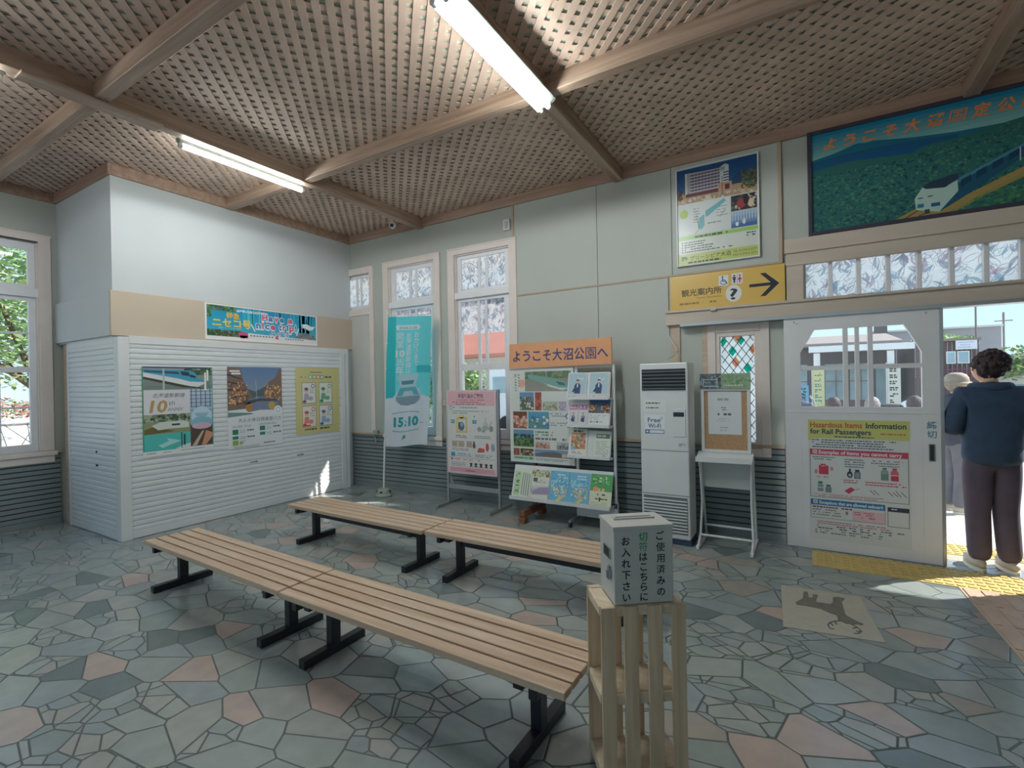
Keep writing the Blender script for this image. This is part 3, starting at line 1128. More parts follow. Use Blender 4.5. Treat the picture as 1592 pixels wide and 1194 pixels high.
fp = lambda a, d, z: (-.008 - d, a, z)
t = thing('roller_shutter', 'long white roller shutter carrying the three posters', 'shutter', (0, -1.5, 0))
curtain(-2.885, -.30, .07, 1.97, fp).build('slat_curtain', M['shutter'], t)
bm = MB(); bm.box(-.03, -2.885, .004, .0, -.30, .072); bm.build('bottom_bar', M['shutter'], t, bevel=.004)
bm = MB(); bm.box(-.10, -2.98, .0, .008, -2.885, 2.03); bm.build('corner_post', M['steelwhite'], t, bevel=.004)
bm = MB(); bm.box(-.05, -.30, 0, .008, -.225, 1.975); bm.box(-.05, -.215, 0, .006, -.16, 1.975); bm.build('guide_rail', M['steelwhite'], t, bevel=.003)
bm = MB(); bm.box(-.11, -2.885, 1.965, .006, -.16, 2.043); bm.build('header_box', M['steelwhite'], t, bevel=.004)
for y in (-1.62, -.98):
    bm = MB(); bm.box(-.006, y - .045, .585, .004, y + .045, .60); bm.cur = 1; bm.box(.002, y + .02, .588, .006, y + .035, .598)
    bm.build('lift_handle', [M['alu'], M['dark']], t)
sp = lambda a, d, z: (a, -2.972 + d, z)
t = thing('roller_shutter', 'short white roller shutter on the shop side facing the left window', 'shutter', (-.7, -2.97, 0))
curtain(-1.26, -.102, .07, 1.97, sp).build('slat_curtain', M['shutter'], t)
bm = MB(); bm.box(-1.26, -2.98, .004, -.102, -2.95, .072); bm.build('bottom_bar', M['shutter'], t, bevel=.004)
bm = MB(); bm.box(-1.31, -2.98, 0, -1.262, -2.92, 2.03); bm.build('guide_rail', M['steelwhite'], t, bevel=.003)
bm = MB(); bm.box(-1.26, -2.98, 1.965, -.102, -2.90, 2.043); bm.build('header_box', M['steelwhite'], t, bevel=.004)
for z in (.72, .86):
    bm = MB(); bm.cyl((-.55, -2.983, z), (-.55, -2.97, z), .014); bm.build('lock', M['dark'], t)
bm = MB(); bm.box(-1.30, -2.86, 0, -1.29, -.2, 2.03); bm.box(-1.5, -2.95, 0, -1.31, -2.90, 2.03); structure(bm.build('trim_15', M['tan']))

# ================================================================== POSTERS ON THE SHUTTER AND FASCIA
KU, KV = Y, -Z
LG = S(212, 216, 218)
# green-edged railway anniversary poster
a = Art(.69, .935, 70, 94, S(226, 230, 232))
a.rect(0, 0, 70, 87.5, S(120, 140, 136), 1)
a.grad(1, 0, 69, 24, S(150, 164, 160), S(120, 136, 132), 6, 1.5)
a.mottle(38, 0, 31, 9, [S(62, 92, 66), S(84, 112, 78), S(50, 76, 62)], 90, 4, 2)
a.rect(1, 0, 60, 1.6, S(66, 84, 120), 3)
a.poly([(1, 2.5), (34, 3.5), (46, 4), (52, 7), (54, 12), (60, 15.5), (62, 17), (50, 18), (36, 15), (1, 7)], S(70, 160, 196), 3.2)
a.poly([(1, 6), (36, 13), (46, 16), (60, 16.5), (61, 18.5), (54, 22), (46, 21), (1, 10.5)], S(222, 226, 226), 3.4)
a.poly([(36, 4.5), (45, 5.5), (46, 10), (38, 9)], S(52, 62, 82), 3.6)
a.poly([(2, 4), (34, 5), (36, 8), (2, 5.6)], S(60, 84, 110), 3.6)
a.poly([(46, 8), (52, 10), (52, 12), (46, 11)], S(40, 52, 76), 3.7)
a.poly([(1, 10.5), (46, 21), (54, 22), (60, 23), (60, 24), (38, 22), (1, 13)], S(70, 66, 60), 3.3)
a.rect(19, 2, 1.8, 22, S(180, 198, 196), 4)
for xx in (61, 63.5): a.rect(xx, 3 if xx > 62 else 6, 2, 12 if xx > 62 else 20, S(238, 240, 240), 4)
a.rect(1, 24.5, 44.5, 26, S(216, 216, 222), 2)
a.text('北海道新幹線', 9, 32.5, 5.2, S(112, 112, 126), 3, 31, .01, .18)
a.text('10', 6, 48, 17.5, S(190, 150, 96), 3, 16, .03, .18)
a.text('th', 24, 41, 6.5, S(112, 112, 126), 3, 6, .0, .18)
a.text('ANNIV', 23, 47.5, 5.6, S(112, 112, 126), 3, 15, .0, .18)
a.grad(45.5, 24.5, 23.5, 38, S(190, 206, 222), S(150, 176, 200), 6, 2)
for i in range(5): a.rect(46.5 + i * 5, 24.5, .9, 20 + 3 * (i % 2), S(70, 96, 138), 3)
for i in range(6): a.rect(45.5, 26.5 + i * 4.2, 23.5, .7, S(80, 104, 146), 3)
a.rect(45.5, 63, 23.5, 24.5, S(88, 72, 62), 2)
a.ell(57.5, 55, 10.8, 11.5, S(186, 214, 232), 4)
a.ell(57.5, 62, 11.8, 7, S(132, 184, 204), 4.2)
a.ell(57.5, 65.5, 10.5, 3.6, S(206, 176, 196), 4.4)
a.poly([(50, 51), (65, 51), (63, 55), (52, 55)], S(150, 184, 206), 4.6)
a.poly([(47, 87), (58, 71), (60, 71), (52, 87)], S(190, 180, 166), 3)
a.poly([(57, 87), (62, 71), (69, 74), (69, 78), (62, 87)], S(206, 150, 120), 3)
a.rect(1, 50.5, 44.5, 20.5, S(140, 152, 116), 2)
a.mottle(1, 50.5, 44.5, 8, [S(72, 96, 76), S(110, 130, 100), S(160, 170, 150), S(60, 74, 64)], 120, 5, 2.2)
a.poly([(8, 62), (16, 58.5), (38, 58), (44, 60), (44, 66), (26, 66), (14, 67)], S(206, 214, 208), 4)
a.rect(27, 61, 8, 2, S(56, 66, 70), 4.3)
a.poly([(1, 66), (10, 63), (30, 69), (1, 71)], S(112, 96, 60), 3.4)
a.rect(1, 71, 44.5, 17.5, S(82, 190, 186), 3)
a.poly([(14, 83), (24, 79), (22, 76), (30, 78), (36, 80), (26, 83), (18, 86)], S(176, 222, 220), 4)
a.poly([(30, 88.5), (37, 85), (45.5, 83), (45.5, 88.5)], S(214, 222, 220), 4)
a.rect(36, 71, 1, 17, S(36, 60, 60), 4); a.rect(38.5, 73, 1.8, 12, S(36, 70, 70), 4)
a.rect(0, 0, 1.1, 88.5, S(70, 158, 112), 5); a.rect(69, 0, 1, 88, S(110, 180, 170), 5)
a.lines(3, 90.2, 12, 1, 2, 1, S(120, 126, 130)); a.lines(36, 90, 32, 1, 2, .7, S(120, 126, 130)); a.lines(18, 90.4, 9, 1, 2, .7, S(140, 146, 150))
tag(a.build('poster', (.004, -2.782, 1.738), KU, KV, X, loc=(.004, -2.435, 1.27)), 'green-edged bullet train anniversary poster on the white shutter, left of three', 'poster')

# evening street poster with a price table below
a = Art(.69, .975, 70, 98, S(224, 228, 232))
a.grad(0, 0, 70, 30, S(100, 130, 172), S(130, 150, 176), 8, 1)
a.poly([(0, 20), (18, 24), (34, 30), (52, 22), (70, 28), (70, 50), (0, 50)], S(84, 104, 108), 2)
a.poly([(0, 0), (16, 0), (18, 12), (24, 26), (30, 36), (32, 50), (0, 52)], S(128, 108, 100), 3)
a.poly([(70, 0), (66, 3), (60, 14), (52, 18), (48, 30), (40, 42), (70, 52)], S(126, 106, 96), 3)
for i in range(5): a.poly([(0, 8 + i * 9), (17 + i * 3, 14 + i * 7), (17 + i * 3, 15.2 + i * 7), (0, 10 + i * 9)], S(66, 60, 66), 4)
a.mottle(1, 18, 24, 28, [S(220, 168, 110), S(236, 196, 140), S(150, 104, 80), S(96, 84, 84), S(200, 140, 112)], 130, 3, 4)
a.mottle(46, 22, 23, 20, [S(226, 160, 96), S(232, 186, 130), S(150, 104, 80), S(110, 90, 84)], 100, 3, 4)
a.poly([(26, 40), (36, 36), (48, 37), (64, 41), (66, 56), (28, 57)], S(120, 134, 160), 4.5)
a.poly([(20, 42), (40, 38.5), (64, 40), (64, 43), (40, 42), (20, 46)], S(82, 84, 92), 5)
a.ell(26, 49, 4.5, 6, S(178, 126, 80), 5); a.ell(56, 48, 5, 5, S(196, 160, 90), 5)
a.line(35, 16, 36, 44, .5, S(180, 196, 214), 5)
a.rect(3, 4, 12, 2, S(236, 238, 240), 6); a.rect(5, 7, 11, 2, S(236, 238, 240), 6)
a.poly([(0, 52), (26, 55), (40, 53), (70, 54), (70, 60), (0, 60)], S(224, 228, 232), 6)
a.poly([(0, 54), (28, 56), (32, 57.5), (0, 60)], S(110, 150, 146), 7)
a.ell(64, 54, 5.5, 5.5, S(232, 236, 238), 7); a.ring(64, 54, 3.2, .6, S(120, 150, 170), 8)
a.text('大人の休日倶楽部パス', 12, 66.5, 5.4, S(104, 116, 128), 7, 56)
for (x, y, w_, h, c) in ((5, 75, 7, 6, S(48, 132, 108)), (39, 73, 7, 5.5, S(48, 132, 108)), (5, 83, 7, 3.6, S(48, 132, 108)), (39, 80.5, 7, 3.6, S(48, 132, 108)), (5, 88, 7, 6, S(150, 176, 100))):
    a.rect(x, y, w_, h, c, 6)
    a.lines(x + 9, y + 1, 8, 2, 2.2, .7, S(130, 140, 150), 6)
    if y < 87: a.lines(x + 18, y + .8, 11, 1, 3, 1.6, S(90, 100, 112), 6)
a.lines(5, 70.5, 28, 2, 1.4, .7, S(150, 158, 166), 6); a.lines(38, 69.5, 28, 2, 1.4, .7, S(150, 158, 166), 6)
a.rect(13, 90, 4, 3.5, S(214, 200, 120), 6)
a.lines(5, 95.4, 34, 2, 1.1, .5, S(140, 148, 156), 6); a.lines(44, 93.4, 24, 1, 2, 1.4, S(110, 120, 130), 6)
tag(a.build('poster', (.004, -1.927, 1.75), KU, KV, X, loc=(.004, -1.58, 1.26)), 'poster of a lamplit street at dusk over a price table, middle of the white shutter', 'poster')

# yellow four-panel poster
a = Art(.70, .895, 70, 90, S(206, 200, 138))
a.lines(22, 5.5, 24, 1, 2, 1.2, S(96, 96, 84))
for i, c in enumerate((S(120, 170, 180), S(70, 160, 120), S(214, 104, 96), S(90, 140, 180))):
    a.rect(20 + i * 6.2, 10, 5.2, 5.4, c, 2); a.rect(21 + i * 6.2, 11, 3.2, 3.4, S(226, 228, 216), 3)
a.lines(7, 12, 12, 1, 2, 1.5, S(150, 148, 110)); a.lines(46, 11.5, 13, 1, 3, 2.4, S(104, 100, 84))
for (x, y, c, d) in ((9, 20, S(110, 100, 130), S(176, 168, 190)), (36, 20, S(40, 140, 104), S(110, 180, 140)), (9, 52, S(206, 84, 74), S(232, 140, 116)), (36, 52, S(66, 104, 150), S(150, 176, 200))):
    a.rect(x, y, 22, 29, S(226, 226, 222), 2); a.box(x, y, 22, 29, .7, c, 3)
    a.ring(x + 17.5, y + 5, 3, 1, c, 4)
    a.ell(x + 7, y + 11, 3, 3.4, S(226, 190, 160), 4); a.ell(x + 7, y + 9, 3.2, 2.2, c, 4.3)
    a.poly([(x + 3, y + 24), (x + 4, y + 15), (x + 10, y + 15), (x + 12, y + 24)], d, 4)
    a.ell(x + 14, y + 22, 3.4, 3, d, 4.2); a.ell(x + 4, y + 26, 3, 2, c, 4.4)
    a.lines(x + 12, y + 9, 8, 3, 2.4, .7, S(120, 120, 120), 4)
a.rect(10, 78, 12, 1.8, S(206, 84, 74), 5)
a.lines(7, 83, 56, 1, 3, 2.4, S(92, 88, 70), 4, .9)
tag(a.build('poster', (.004, -1.036, 1.755), KU, KV, X, loc=(.004, -.68, 1.3)), 'yellow poster with four framed cartoons on the white shutter', 'poster')

# sky-blue banner on the fascia
a = Art(1.49, .418, 149, 42, S(236, 236, 238))
a.grad(2, 1.5, 145, 36, S(36, 150, 190), S(60, 176, 208), 6, 1)
for i in range(26):
    xx = random.uniform(40, 140)
    a.poly([(xx, 2), (xx + random.uniform(1, 4), 2), (xx + random.uniform(1, 5), 26), (xx + .5, 26)], S(random.choice((44, 70, 96)), random.choice((160, 182, 196)), 212), 2)
a.mottle(2, 1.5, 34, 6, [S(64, 110, 62), S(110, 150, 90), S(40, 92, 82), S(90, 120, 140)], 120, 4, 3)
a.mottle(2, 1.5, 5, 14, [S(64, 110, 62), S(110, 150, 90), S(40, 92, 82)], 40, 4, 3)
a.mottle(34, 4, 40, 3, [S(206, 232, 240), S(170, 214, 228), S(190, 190, 220)], 60, 4, 3)
a.poly([(2, 30), (16, 31), (30, 34), (46, 34), (46, 37.5), (2, 37.5)], S(74, 96, 66), 3)
a.mottle(2, 30, 40, 7.5, [S(74, 104, 64), S(90, 76, 60), S(120, 130, 100), S(50, 80, 60)], 150, 3.5, 3.2)
a.poly([(112, 34), (124, 27), (130, 24.5), (140, 29), (147, 33), (147, 37.5), (112, 37.5)], S(112, 130, 136), 3)
a.mottle(120, 26, 24, 9, [S(130, 120, 110), S(90, 120, 130), S(150, 150, 150)], 60, 4, 3.3)
a.poly([(124, 14), (132, 13), (140, 16), (146, 15), (142, 20), (136, 22), (130, 19), (126, 19)], S(226, 236, 240), 4)
a.rect(40, 35, 22, 3.2, S(216, 90, 140), 4); a.ell(44, 34.5, 6, 4, S(216, 90, 140), 4)
a.poly([(50, 31.5), (88, 33), (88, 38.5), (50, 38.5)], S(230, 230, 228), 4.4)
a.poly([(90, 33), (147, 34.5), (147, 39.5), (90, 39)], S(226, 226, 226), 4.4)
for i in range(8): a.rect(52.5 + i * 4, 34, 2.6, 1.2, S(80, 70, 90), 5)
for i in range(8): a.rect(100 + i * 3.5, 35, 2.2, 1.1, S(80, 80, 90), 5)
a.rect(86, 32.5, 4, 4, S(190, 90, 110), 5)
a.text('特急', 24, 15.5, 8, S(236, 190, 70), 6, 16, .03)
a.text('ニセコ号', 8, 25.5, 11, S(240, 210, 90), 6, 46, .03)
a.lines(10, 27, 40, 1, 2, 1, S(220, 210, 120), 6)
cc = [S(220, 90, 120), S(60, 130, 190), S(220, 90, 120), S(60, 130, 190), S(230, 100, 130)]
xx = 68
for ch, wd, c in (('H', 8, 0), ('a', 7, 1), ('v', 7, 2), ('e', 7, 1), (' ', 4, 0), ('a', 7.5, 0)):
    if ch != ' ':
        a.text(ch, xx - .3, 14.8, 12.5, S(240, 240, 244), 6, wd + .6, .11); a.text(ch, xx + .4, 14.2, 11.5, cc[c], 7, wd - .8, .035)
    xx += wd + .6
xx = 60
for ch, wd, c in (('n', 7, 1), ('i', 3, 0), ('c', 7, 1), ('e', 7, 0), (' ', 3, 0), ('t', 5, 1), ('r', 5, 0), ('i', 3, 1), ('p', 7.5, 0), ('!', 3, 1)):
    if ch != ' ':
        a.text(ch, xx - .3, 25.2, 12.5, S(240, 240, 244), 6, wd + .6, .11); a.text(ch, xx + .4, 24.6, 11.5, cc[c], 7, wd - .8, .035)
    xx += wd + .7
a.text('よい旅を!', 78, 32.6, 6.4, S(240, 240, 244), 6, 27, .06); a.text('よい旅を!', 78.3, 32.3, 6.2, S(70, 130, 190), 7, 26, .0)
a.line(54, 20, 59, 29, 1.6, WHITE, 6); a.line(120, 20, 116.5, 30, 1.6, WHITE, 6)
tag(a.build('banner_sign', (-.060, -2.128, 2.485), KU, KV, X, mat=M['gloss'], loc=(-.060, -1.38, 2.27)), 'blue banner wishing travellers a nice trip, on the beige fascia', 'sign')

# ================================================================== THE FOUR SLATTED BENCHES
def bench(x0, x1, yc0, yc1, label, l0, l1):
    """x-range of the seat, centre line at both ends, leg positions"""
    cx, cy = (x0 + x1) / 2, (yc0 + yc1) / 2
    t = thing('slatted_bench', label, 'bench', (cx, cy, 0), 'slatted waiting room benches')
    ang = math.atan2(yc1 - yc0, x1 - x0)
    xf = Matrix.Translation((cx, cy, 0)) @ Matrix.Rotation(ang, 4, 'Z')
    hl = (x1 - x0) / 2
    for i in range(5):
        y = -.156 + i * .078
        bm = MB(xf); bm.box(-hl + random.uniform(0, .004), y - .0325, .328, hl - random.uniform(0, .004), y + .0325, .36)
        bm.build('slat', M['bench'], t, bevel=.004)
    for lx in (l0 - cx, l1 - cx):
        s = -1 if lx < 0 else 1
        bm = MB(xf)
        bm.box(lx - .025, -.205, 0.002, lx + .025, .205, .05)
        bm.box(lx - .025, -.03, .05, lx + .025, .03, .30)
        bm.box(lx - .022, -.17, .296, lx + .022, .17, .328)
        bm.build('leg', M['black'], t, bevel=.003)
    for lx in (-hl + .14, hl - .14):
        bm = MB(xf); bm.box(lx - .018, -.185, .285, lx + .018, .185, .328); bm.build('batten', M['black'], t, bevel=.003)
    bm = MB(xf); bm.box(l0 - cx + .025, -.018, .225, l1 - cx - .025, .018, .285); bm.build('rail', M['black'], t, bevel=.002)
    return t
bench(1.50, 3.255, -3.19, -3.255, 'front row bench nearer the shutter, grain dry and pale', 1.665, 3.085)
bench(3.265, 5.025, -3.262, -3.285, 'front row bench whose end meets the wooden crate', 3.49, 4.81)
bench(1.465, 3.225, -1.985, -2.03, 'back row bench nearer the shutter and the flag', 1.65, 3.04)
bench(3.235, 4.99, -2.02, -2.01, 'back row bench partly hidden by the grey ticket box', 3.445, 4.83)

# ================================================================== CRATE AND TICKET BOX
ca = math.atan2(.591, .807)
xf = Matrix.Translation((5.160, -3.452, 0)) @ Matrix.Rotation(ca, 4, 'Z')     # front-left foot, x along the front, y into depth
t = thing('wooden_crate', 'upright slatted pale wood crate under the grey ticket box', 'crate', tuple(xf @ Vector((.15, .1, 0))))
for i, x in enumerate((0, .084, .172, .260)):
    bm = MB(xf); bm.box(x, 0, 0, x + .052, .012, .692); bm.build('front_slat', M['crate'], t, bevel=.002)
for x in (.0, .084, .172, .254):
    bm = MB(xf); bm.box(x, .200, 0, x + .052, .212, .69); bm.build('back_slat', M['crate'], t, bevel=.002)
for z, h in ((.672, .016), (.362, .014), (.076, .014)):
    bm = MB(xf); bm.box(.004, .026, z, .308, .186, z + h)
    bm.build('shelf', M['crateh'], t, bevel=.002)
for y in (.0125, .186):
    for z in (.655, .336, .05):
        bm = MB(xf); bm.box(.003, y, z, .309, y + .0135, z + .036); bm.build('cross_batten', M['crateh'], t, bevel=.002)
for z in (.655, .336, .05):
    for x in (-.0, .300):
        bm = MB(xf); bm.box(x, .026, z, x + .012, .186, z + .034); bm.build('side_batten', M['crateh'], t, bevel=.002)

xf = Matrix.Translation((5.196, -3.408, .6925)) @ Matrix.Rotation(ca + .03, 4, 'Z')
t = thing('ticket_box', 'grey steel collection box for used tickets on top of the crate', 'box', tuple(xf @ Vector((.11, .08, 0))))
bw, bd, bh = .222, .166, .283
bm = MB(xf); bm.box(0, 0, .001, bw, bd, bh - .012); bm.build('body', M['greybox'], t, bevel=.003)
bm = MB(xf); bm.box(-.003, -.003, bh - .012, bw + .003, bd + .003, bh)
bm.box(.03, .085, bh, .19, .115, bh + .006)
bm.cur = 1; bm.box(.04, .096, bh + .0055, .18, .104, bh + .0068)
bm.build('lid', [M['greybox'], M['dark']], t, bevel=.002)
bm = MB(xf)
bm.box(-.006, .035, .155, 0, .105, .195); bm.cur = 1; bm.box(-.0065, .042, .162, -.004, .098, .188)
bm.build('handle', [M['chrome'], M['dark']], t, bevel=.0015)
bm = MB(xf)
bm.box(-.005, .03, .10, 0, .055, .13); bm.tube([(-.008, .036, .115), (-.010, .036, .125), (-.010, .050, .125), (-.008, .050, .115)], .0025)
bm.box(-.013, .031, .083, -.004, .055, .113)
bm.build('padlock', M['chrome'], t, bevel=.001)
ink, grn = S(30, 32, 36), S(40, 160, 112)
rot = xf.to_3x3()
for (tx, x, y, pit, cols) in (('ご使用済みの', 17.4, 2.3, 4.05, None), ('切符はこちらに', 10.9, 2.3, 3.62, [grn, grn] + [ink] * 5), ('お入れ下さい', 4.4, 3.6, 4.05, None)):
    a = Art(bw, bh, 22.2, 28.3)
    a.vtext(tx, x, y, 3.5, ink, 1, pit, .015, cols)
    a.build('lettering', xf @ Vector((0, -.0012, bh)), rot @ X, -Z, rot @ -Y, parent=t)

# ================================================================== BANNER FLAG
t = thing('banner_flag', 'teal and white banner flag on a pole with a round grey foot', 'flag', (.895, -.36, 0))
bm = MB(); bm.lathe((.895, -.36, 0), [(.108, .002), (.112, .012), (.108, .03), (.088, .038), (.086, .05), (.082, .092), (.06, .106), (.03, .11)], 28)
bm.cur = 1
for k in range(4):
    q = k * PI / 2 + .4
    bm.box(.895 + math.cos(q) * .083 - .014, -.36 + math.sin(q) * .083 - .012, .058, .895 + math.cos(q) * .083 + .014, -.36 + math.sin(q) * .083 + .012, .075)
bm.build('foot', [M['greenlid'], M['dark']], t)
bm = MB(); bm.cyl((.895, -.36, .10), (.93, -.36, .75), .013, n=12); bm.cyl((.93, -.36, .70), (1.03, -.36, 2.50), .010, n=12)
bm.build('pole', M['whiteplastic'], t)
bm = MB(); bm.cyl((1.012, -.365, 2.43), (1.62, -.17, 2.415), .006, n=8); bm.box(1.012, -.375, 2.405, 1.04, -.345, 2.455); bm.build('cross_bar', M['whiteplastic'], t)
a = Art(.62, 1.74, 62, 174, S(104, 212, 220))
TE = S(60, 172, 178)
a.poly([(0, 110), (10, 108), (17, 98), (47, 97), (51, 106), (62, 110), (62, 174), (0, 174)], S(232, 232, 240), 1)
a.rect(0, 0, 13, 174 * .62, S(56, 198, 204), .6)
a.rect(44, 66, 18, 10, S(70, 196, 206), .8)
a.poly([(13, 14), (15, 11.5), (46, 11.5), (48, 14.5), (46, 18), (15, 18)], S(226, 236, 240), 2)
a.text('2026.3.26', 18, 16.7, 4.6, S(84, 180, 188), 3, 25, .015)
a.vtext('おかげさまで', 43, 21, 8.3, WHITE, 3, 7.6, .012)
a.vtext('北海道新幹線は', 31.5, 22, 8.5, WHITE, 3, 7.8, .012)
a.vtext('開業', 19.5, 21, 11.5, WHITE, 3, 10.8, .016)
a.text('10', 13.5, 53.6, 12.5, WHITE, 3, 12.5, .05)
a.vtext('周年', 19.5, 55.5, 11.5, WHITE, 3, 10.8, .016)
a.poly([(15, 80), (18, 77), (44, 77), (47, 80), (44, 90), (45, 98), (50, 106), (50, 112), (44, 118), (32, 120), (20, 118), (13, 112), (13, 106), (18, 98), (19, 90)], S(190, 222, 230), 3)
a.poly([(21, 86), (41, 86), (39, 91), (23, 91)], S(96, 150, 176), 4)
a.poly([(20, 95), (43, 95), (48, 106), (15, 106)], S(110, 190, 206), 3.5)
a.poly([(14, 107), (49, 107), (48, 113), (42, 118), (32, 119.5), (21, 118), (15, 113)], S(148, 172, 190), 4)
a.poly([(26, 100), (38, 100), (41, 106), (23, 106)], S(196, 226, 234), 4.3)
for (s_, x, wd) in (('15', 11, 15), ('10', 34, 14)): a.text(s_, x, 147, 17, TE, 4, wd, .05)
a.ell(29.5, 146, 1.6, 1.6, TE, 4); a.line(28, 139, 31.5, 143, 1.2, TE, 4)
a.lines(50, 143.5, 6, 1, 2, 1, TE, 4)
for i in range(15):
    q = -.62 + i * .089
    a.rect(29 + 32 * math.sin(q) - .8, 133 - 9 * math.cos(q) + 3, 1.4, 1.6, TE, 4)
    a.rect(29 + 32 * math.sin(q) - .8, 146.5 + 8 * math.cos(q) - 1, 1.4, 1.6, TE, 4)
a.text('JR', 24, 163.5, 6, S(70, 160, 120), 4, 7, .03, .2)
def flagfn(u, v, lift):
    tl, tr, br, bl = (1.022, -.362, 2.41), (1.63, -.165, 2.395), (1.525, -.19, .70), (.945, -.362, .675)
    p = [(tl[i] * (1 - u) + tr[i] * u) * (1 - v) + (bl[i] * (1 - u) + br[i] * u) * v for i in range(3)]
    wv = .016 * math.sin(u * 9 + v * 3) * (.3 + v) + .02 * math.sin(v * 5 + u * 2) * u
    return (p[0] + .3 * (wv + lift), p[1] - .95 * (wv + lift), p[2] - .012 * math.sin(u * 6) * v)
a.build('banner_cloth', fn=flagfn, cut=14, parent=t, mat=M['cloth'], dz=.0014)
for i in range(6):
    v = i / 5
    p = Vector((1.022 + (.945 - 1.022) * v, -.362, 2.40 + (.69 - 2.40) * v))
    bm = MB(); bm.lathe((p.x - .004, p.y, p.z - .008), [(.014, 0), (.019, .004), (.019, .014), (.014, .018)], 12); bm.build('ring', M['whiteplastic'], t)

# ================================================================== PINK NOTICE BOARD ON A T-FOOT STAND
t = thing('notice_stand', 'free-standing pink bordered luggage notice on aluminium T-feet', 'notice board', (2.36, -.3, 0))
for x in (1.955, 2.715):
    bm = MB(); bm.box(x - .014, -.305, .03, x + .014, -.275, 1.425); bm.build('upright', M['alu'], t, bevel=.003)
    bm = MB(); bm.box(x - .02, -.53, .0, x + .02, -.05, .034); bm.build('foot', M['alu'], t, bevel=.004)
bm = MB(); bm.box(1.97, -.30, .20, 2.70, -.285, .255); bm.build('cross_bar', M['alu'], t, bevel=.002)
bm = MB(); bm.prism([(0, 0), (.06, 0), (0, .16)], (1.97, -.283, .255), X, Z, Y * .003); bm.build('gusset', M['alu'], t)
a = Art(.735, 1.02, 73.5, 102, S(214, 214, 212))
PK, PD = S(222, 178, 188), S(206, 130, 146)
a.rect(0, 0, 73.5, 19, PK, 1)
for i in range(26):
    for (x0, y0, dx, dy) in ((i * 2.9, 0, 2, 2),): a.poly([(x0, 0), (x0 + 1.2, 0), (x0 + 2.4, 2), (x0 + 1.2, 2)], S(232, 214, 214), 2)
for i in range(36):
    a.poly([(0, i * 2.85), (2.2, i * 2.85 + 1), (2.2, i * 2.85 + 2.2), (0, i * 2.85 + 1.2)], PK if i > 6 else S(232, 214, 214), 2)
    a.poly([(71.3, i * 2.85), (73.5, i * 2.85 + 1), (73.5, i * 2.85 + 2.2), (71.3, i * 2.85 + 1.2)], PK if i > 6 else S(232, 214, 214), 2)
    if i < 26: a.poly([(i * 2.9, 99.8), (i * 2.9 + 1.4, 99.8), (i * 2.9, 102), (i * 2.9 - 1.2, 102)], PK, 3)
a.text('手回り品のご案内', 18, 9.3, 5.8, S(84, 72, 92), 3, 37, .02)
a.lines(16, 11.5, 42, 1, 2, 1, S(190, 70, 90)); a.lines(9, 14, 56, 1, 2, 1.1, S(176, 90, 110)); a.lines(14, 16.6, 46, 1, 2, .9, S(120, 90, 110))
a.ring(6.5, 21.5, 2.6, .8, S(70, 160, 150), 3)
a.lines(10, 20.5, 40, 1, 2, 1.4, S(90, 170, 160)); a.lines(9, 25, 58, 1, 2, .9, S(110, 130, 120)); a.lines(9, 27.5, 30, 1, 2, .9, S(110, 130, 120))
for x in (6.5, 39): a.rect(x, 36, 6, 4.4, S(60, 170, 186), 3); a.lines(x + 1, 37.5, 4, 1, 1, 1, WHITE, 4); a.lines(x + 2, 31, 2, 1, 1, 1.6, S(100, 110, 120), 3)
a.rect(14.5, 33, 17, 19, S(222, 196, 120), 3); a.rect(17, 35.5, 12, 14, S(206, 214, 214), 4); a.ell(23, 32.5, 4, 2, S(222, 196, 120), 3)
a.ell(22.5, 44, 4.5, 5.5, S(96, 120, 150), 5); a.ell(23, 42, 2.2, 2.6, S(160, 170, 170), 5.5); a.rect(18, 39, 1.6, 8, S(110, 110, 110), 5)
for (x, y, rx, ry, c) in ((49, 47, 3, 3, S(150, 160, 160)), (58, 45, 5, 3, S(170, 178, 176)), (66, 46, 3, 3.6, S(140, 150, 150)), (55, 49, 3, 1.6, S(150, 170, 150))): a.ell(x, y, rx, ry, c, 3)
a.poly([(53, 42), (58, 36), (63, 42)], S(190, 200, 190), 3); a.line(58, 36, 58, 33, .6, S(120, 130, 130), 3); a.line(64, 43, 67, 37, .8, S(130, 140, 150), 3)
a.lines(14, 55, 18, 2, 2, .9, S(90, 90, 90)); a.lines(42, 55, 26, 2, 2, .9, S(100, 120, 110))
for x in (8, 18, 30): a.rect(x, 62, 8, 7, S(200, 186, 160), 3); a.box(x, 62, 8, 7, .6, S(140, 130, 120), 4); a.lines(x + 1, 64, 6, 2, 2, 1, S(120, 110, 100), 5)
a.lines(8, 71, 26, 2, 1.8, .8, S(130, 130, 130))
a.ell(41, 67, 2.2, 3.4, S(110, 90, 110), 3); a.ell(41, 63, 1.4, 1.4, S(110, 90, 110), 3); a.poly([(46, 73), (48, 69), (56, 70), (56, 74), (46, 75)], S(206, 90, 80), 3)
a.ell(60, 68, 2.2, 5, S(206, 80, 84), 3); a.ell(68, 68, 2.8, 5, S(140, 180, 190), 3); a.line(66, 65, 70, 71, .8, S(206, 80, 84), 4)
a.rect(6, 76, 6, 5, S(50, 150, 200), 3); a.lines(13, 77, 26, 1, 2, 1.2, S(60, 150, 190)); a.lines(13, 79.5, 26, 1, 2, 1, S(110, 150, 160)); a.lines(42, 77.5, 26, 2, 2, 1, S(110, 140, 150))
a.line(6, 83, 8.4, 85.6, .9, S(190, 40, 50), 3); a.line(8.4, 83, 6, 85.6, .9, S(190, 40, 50), 3)
a.lines(10, 84, 50, 1, 2, 1.2, PD); a.rect(2.2, 82.2, 69, .5, PD, 2)
a.lines(6, 88, 24, 3, 2, .8, S(110, 130, 130))
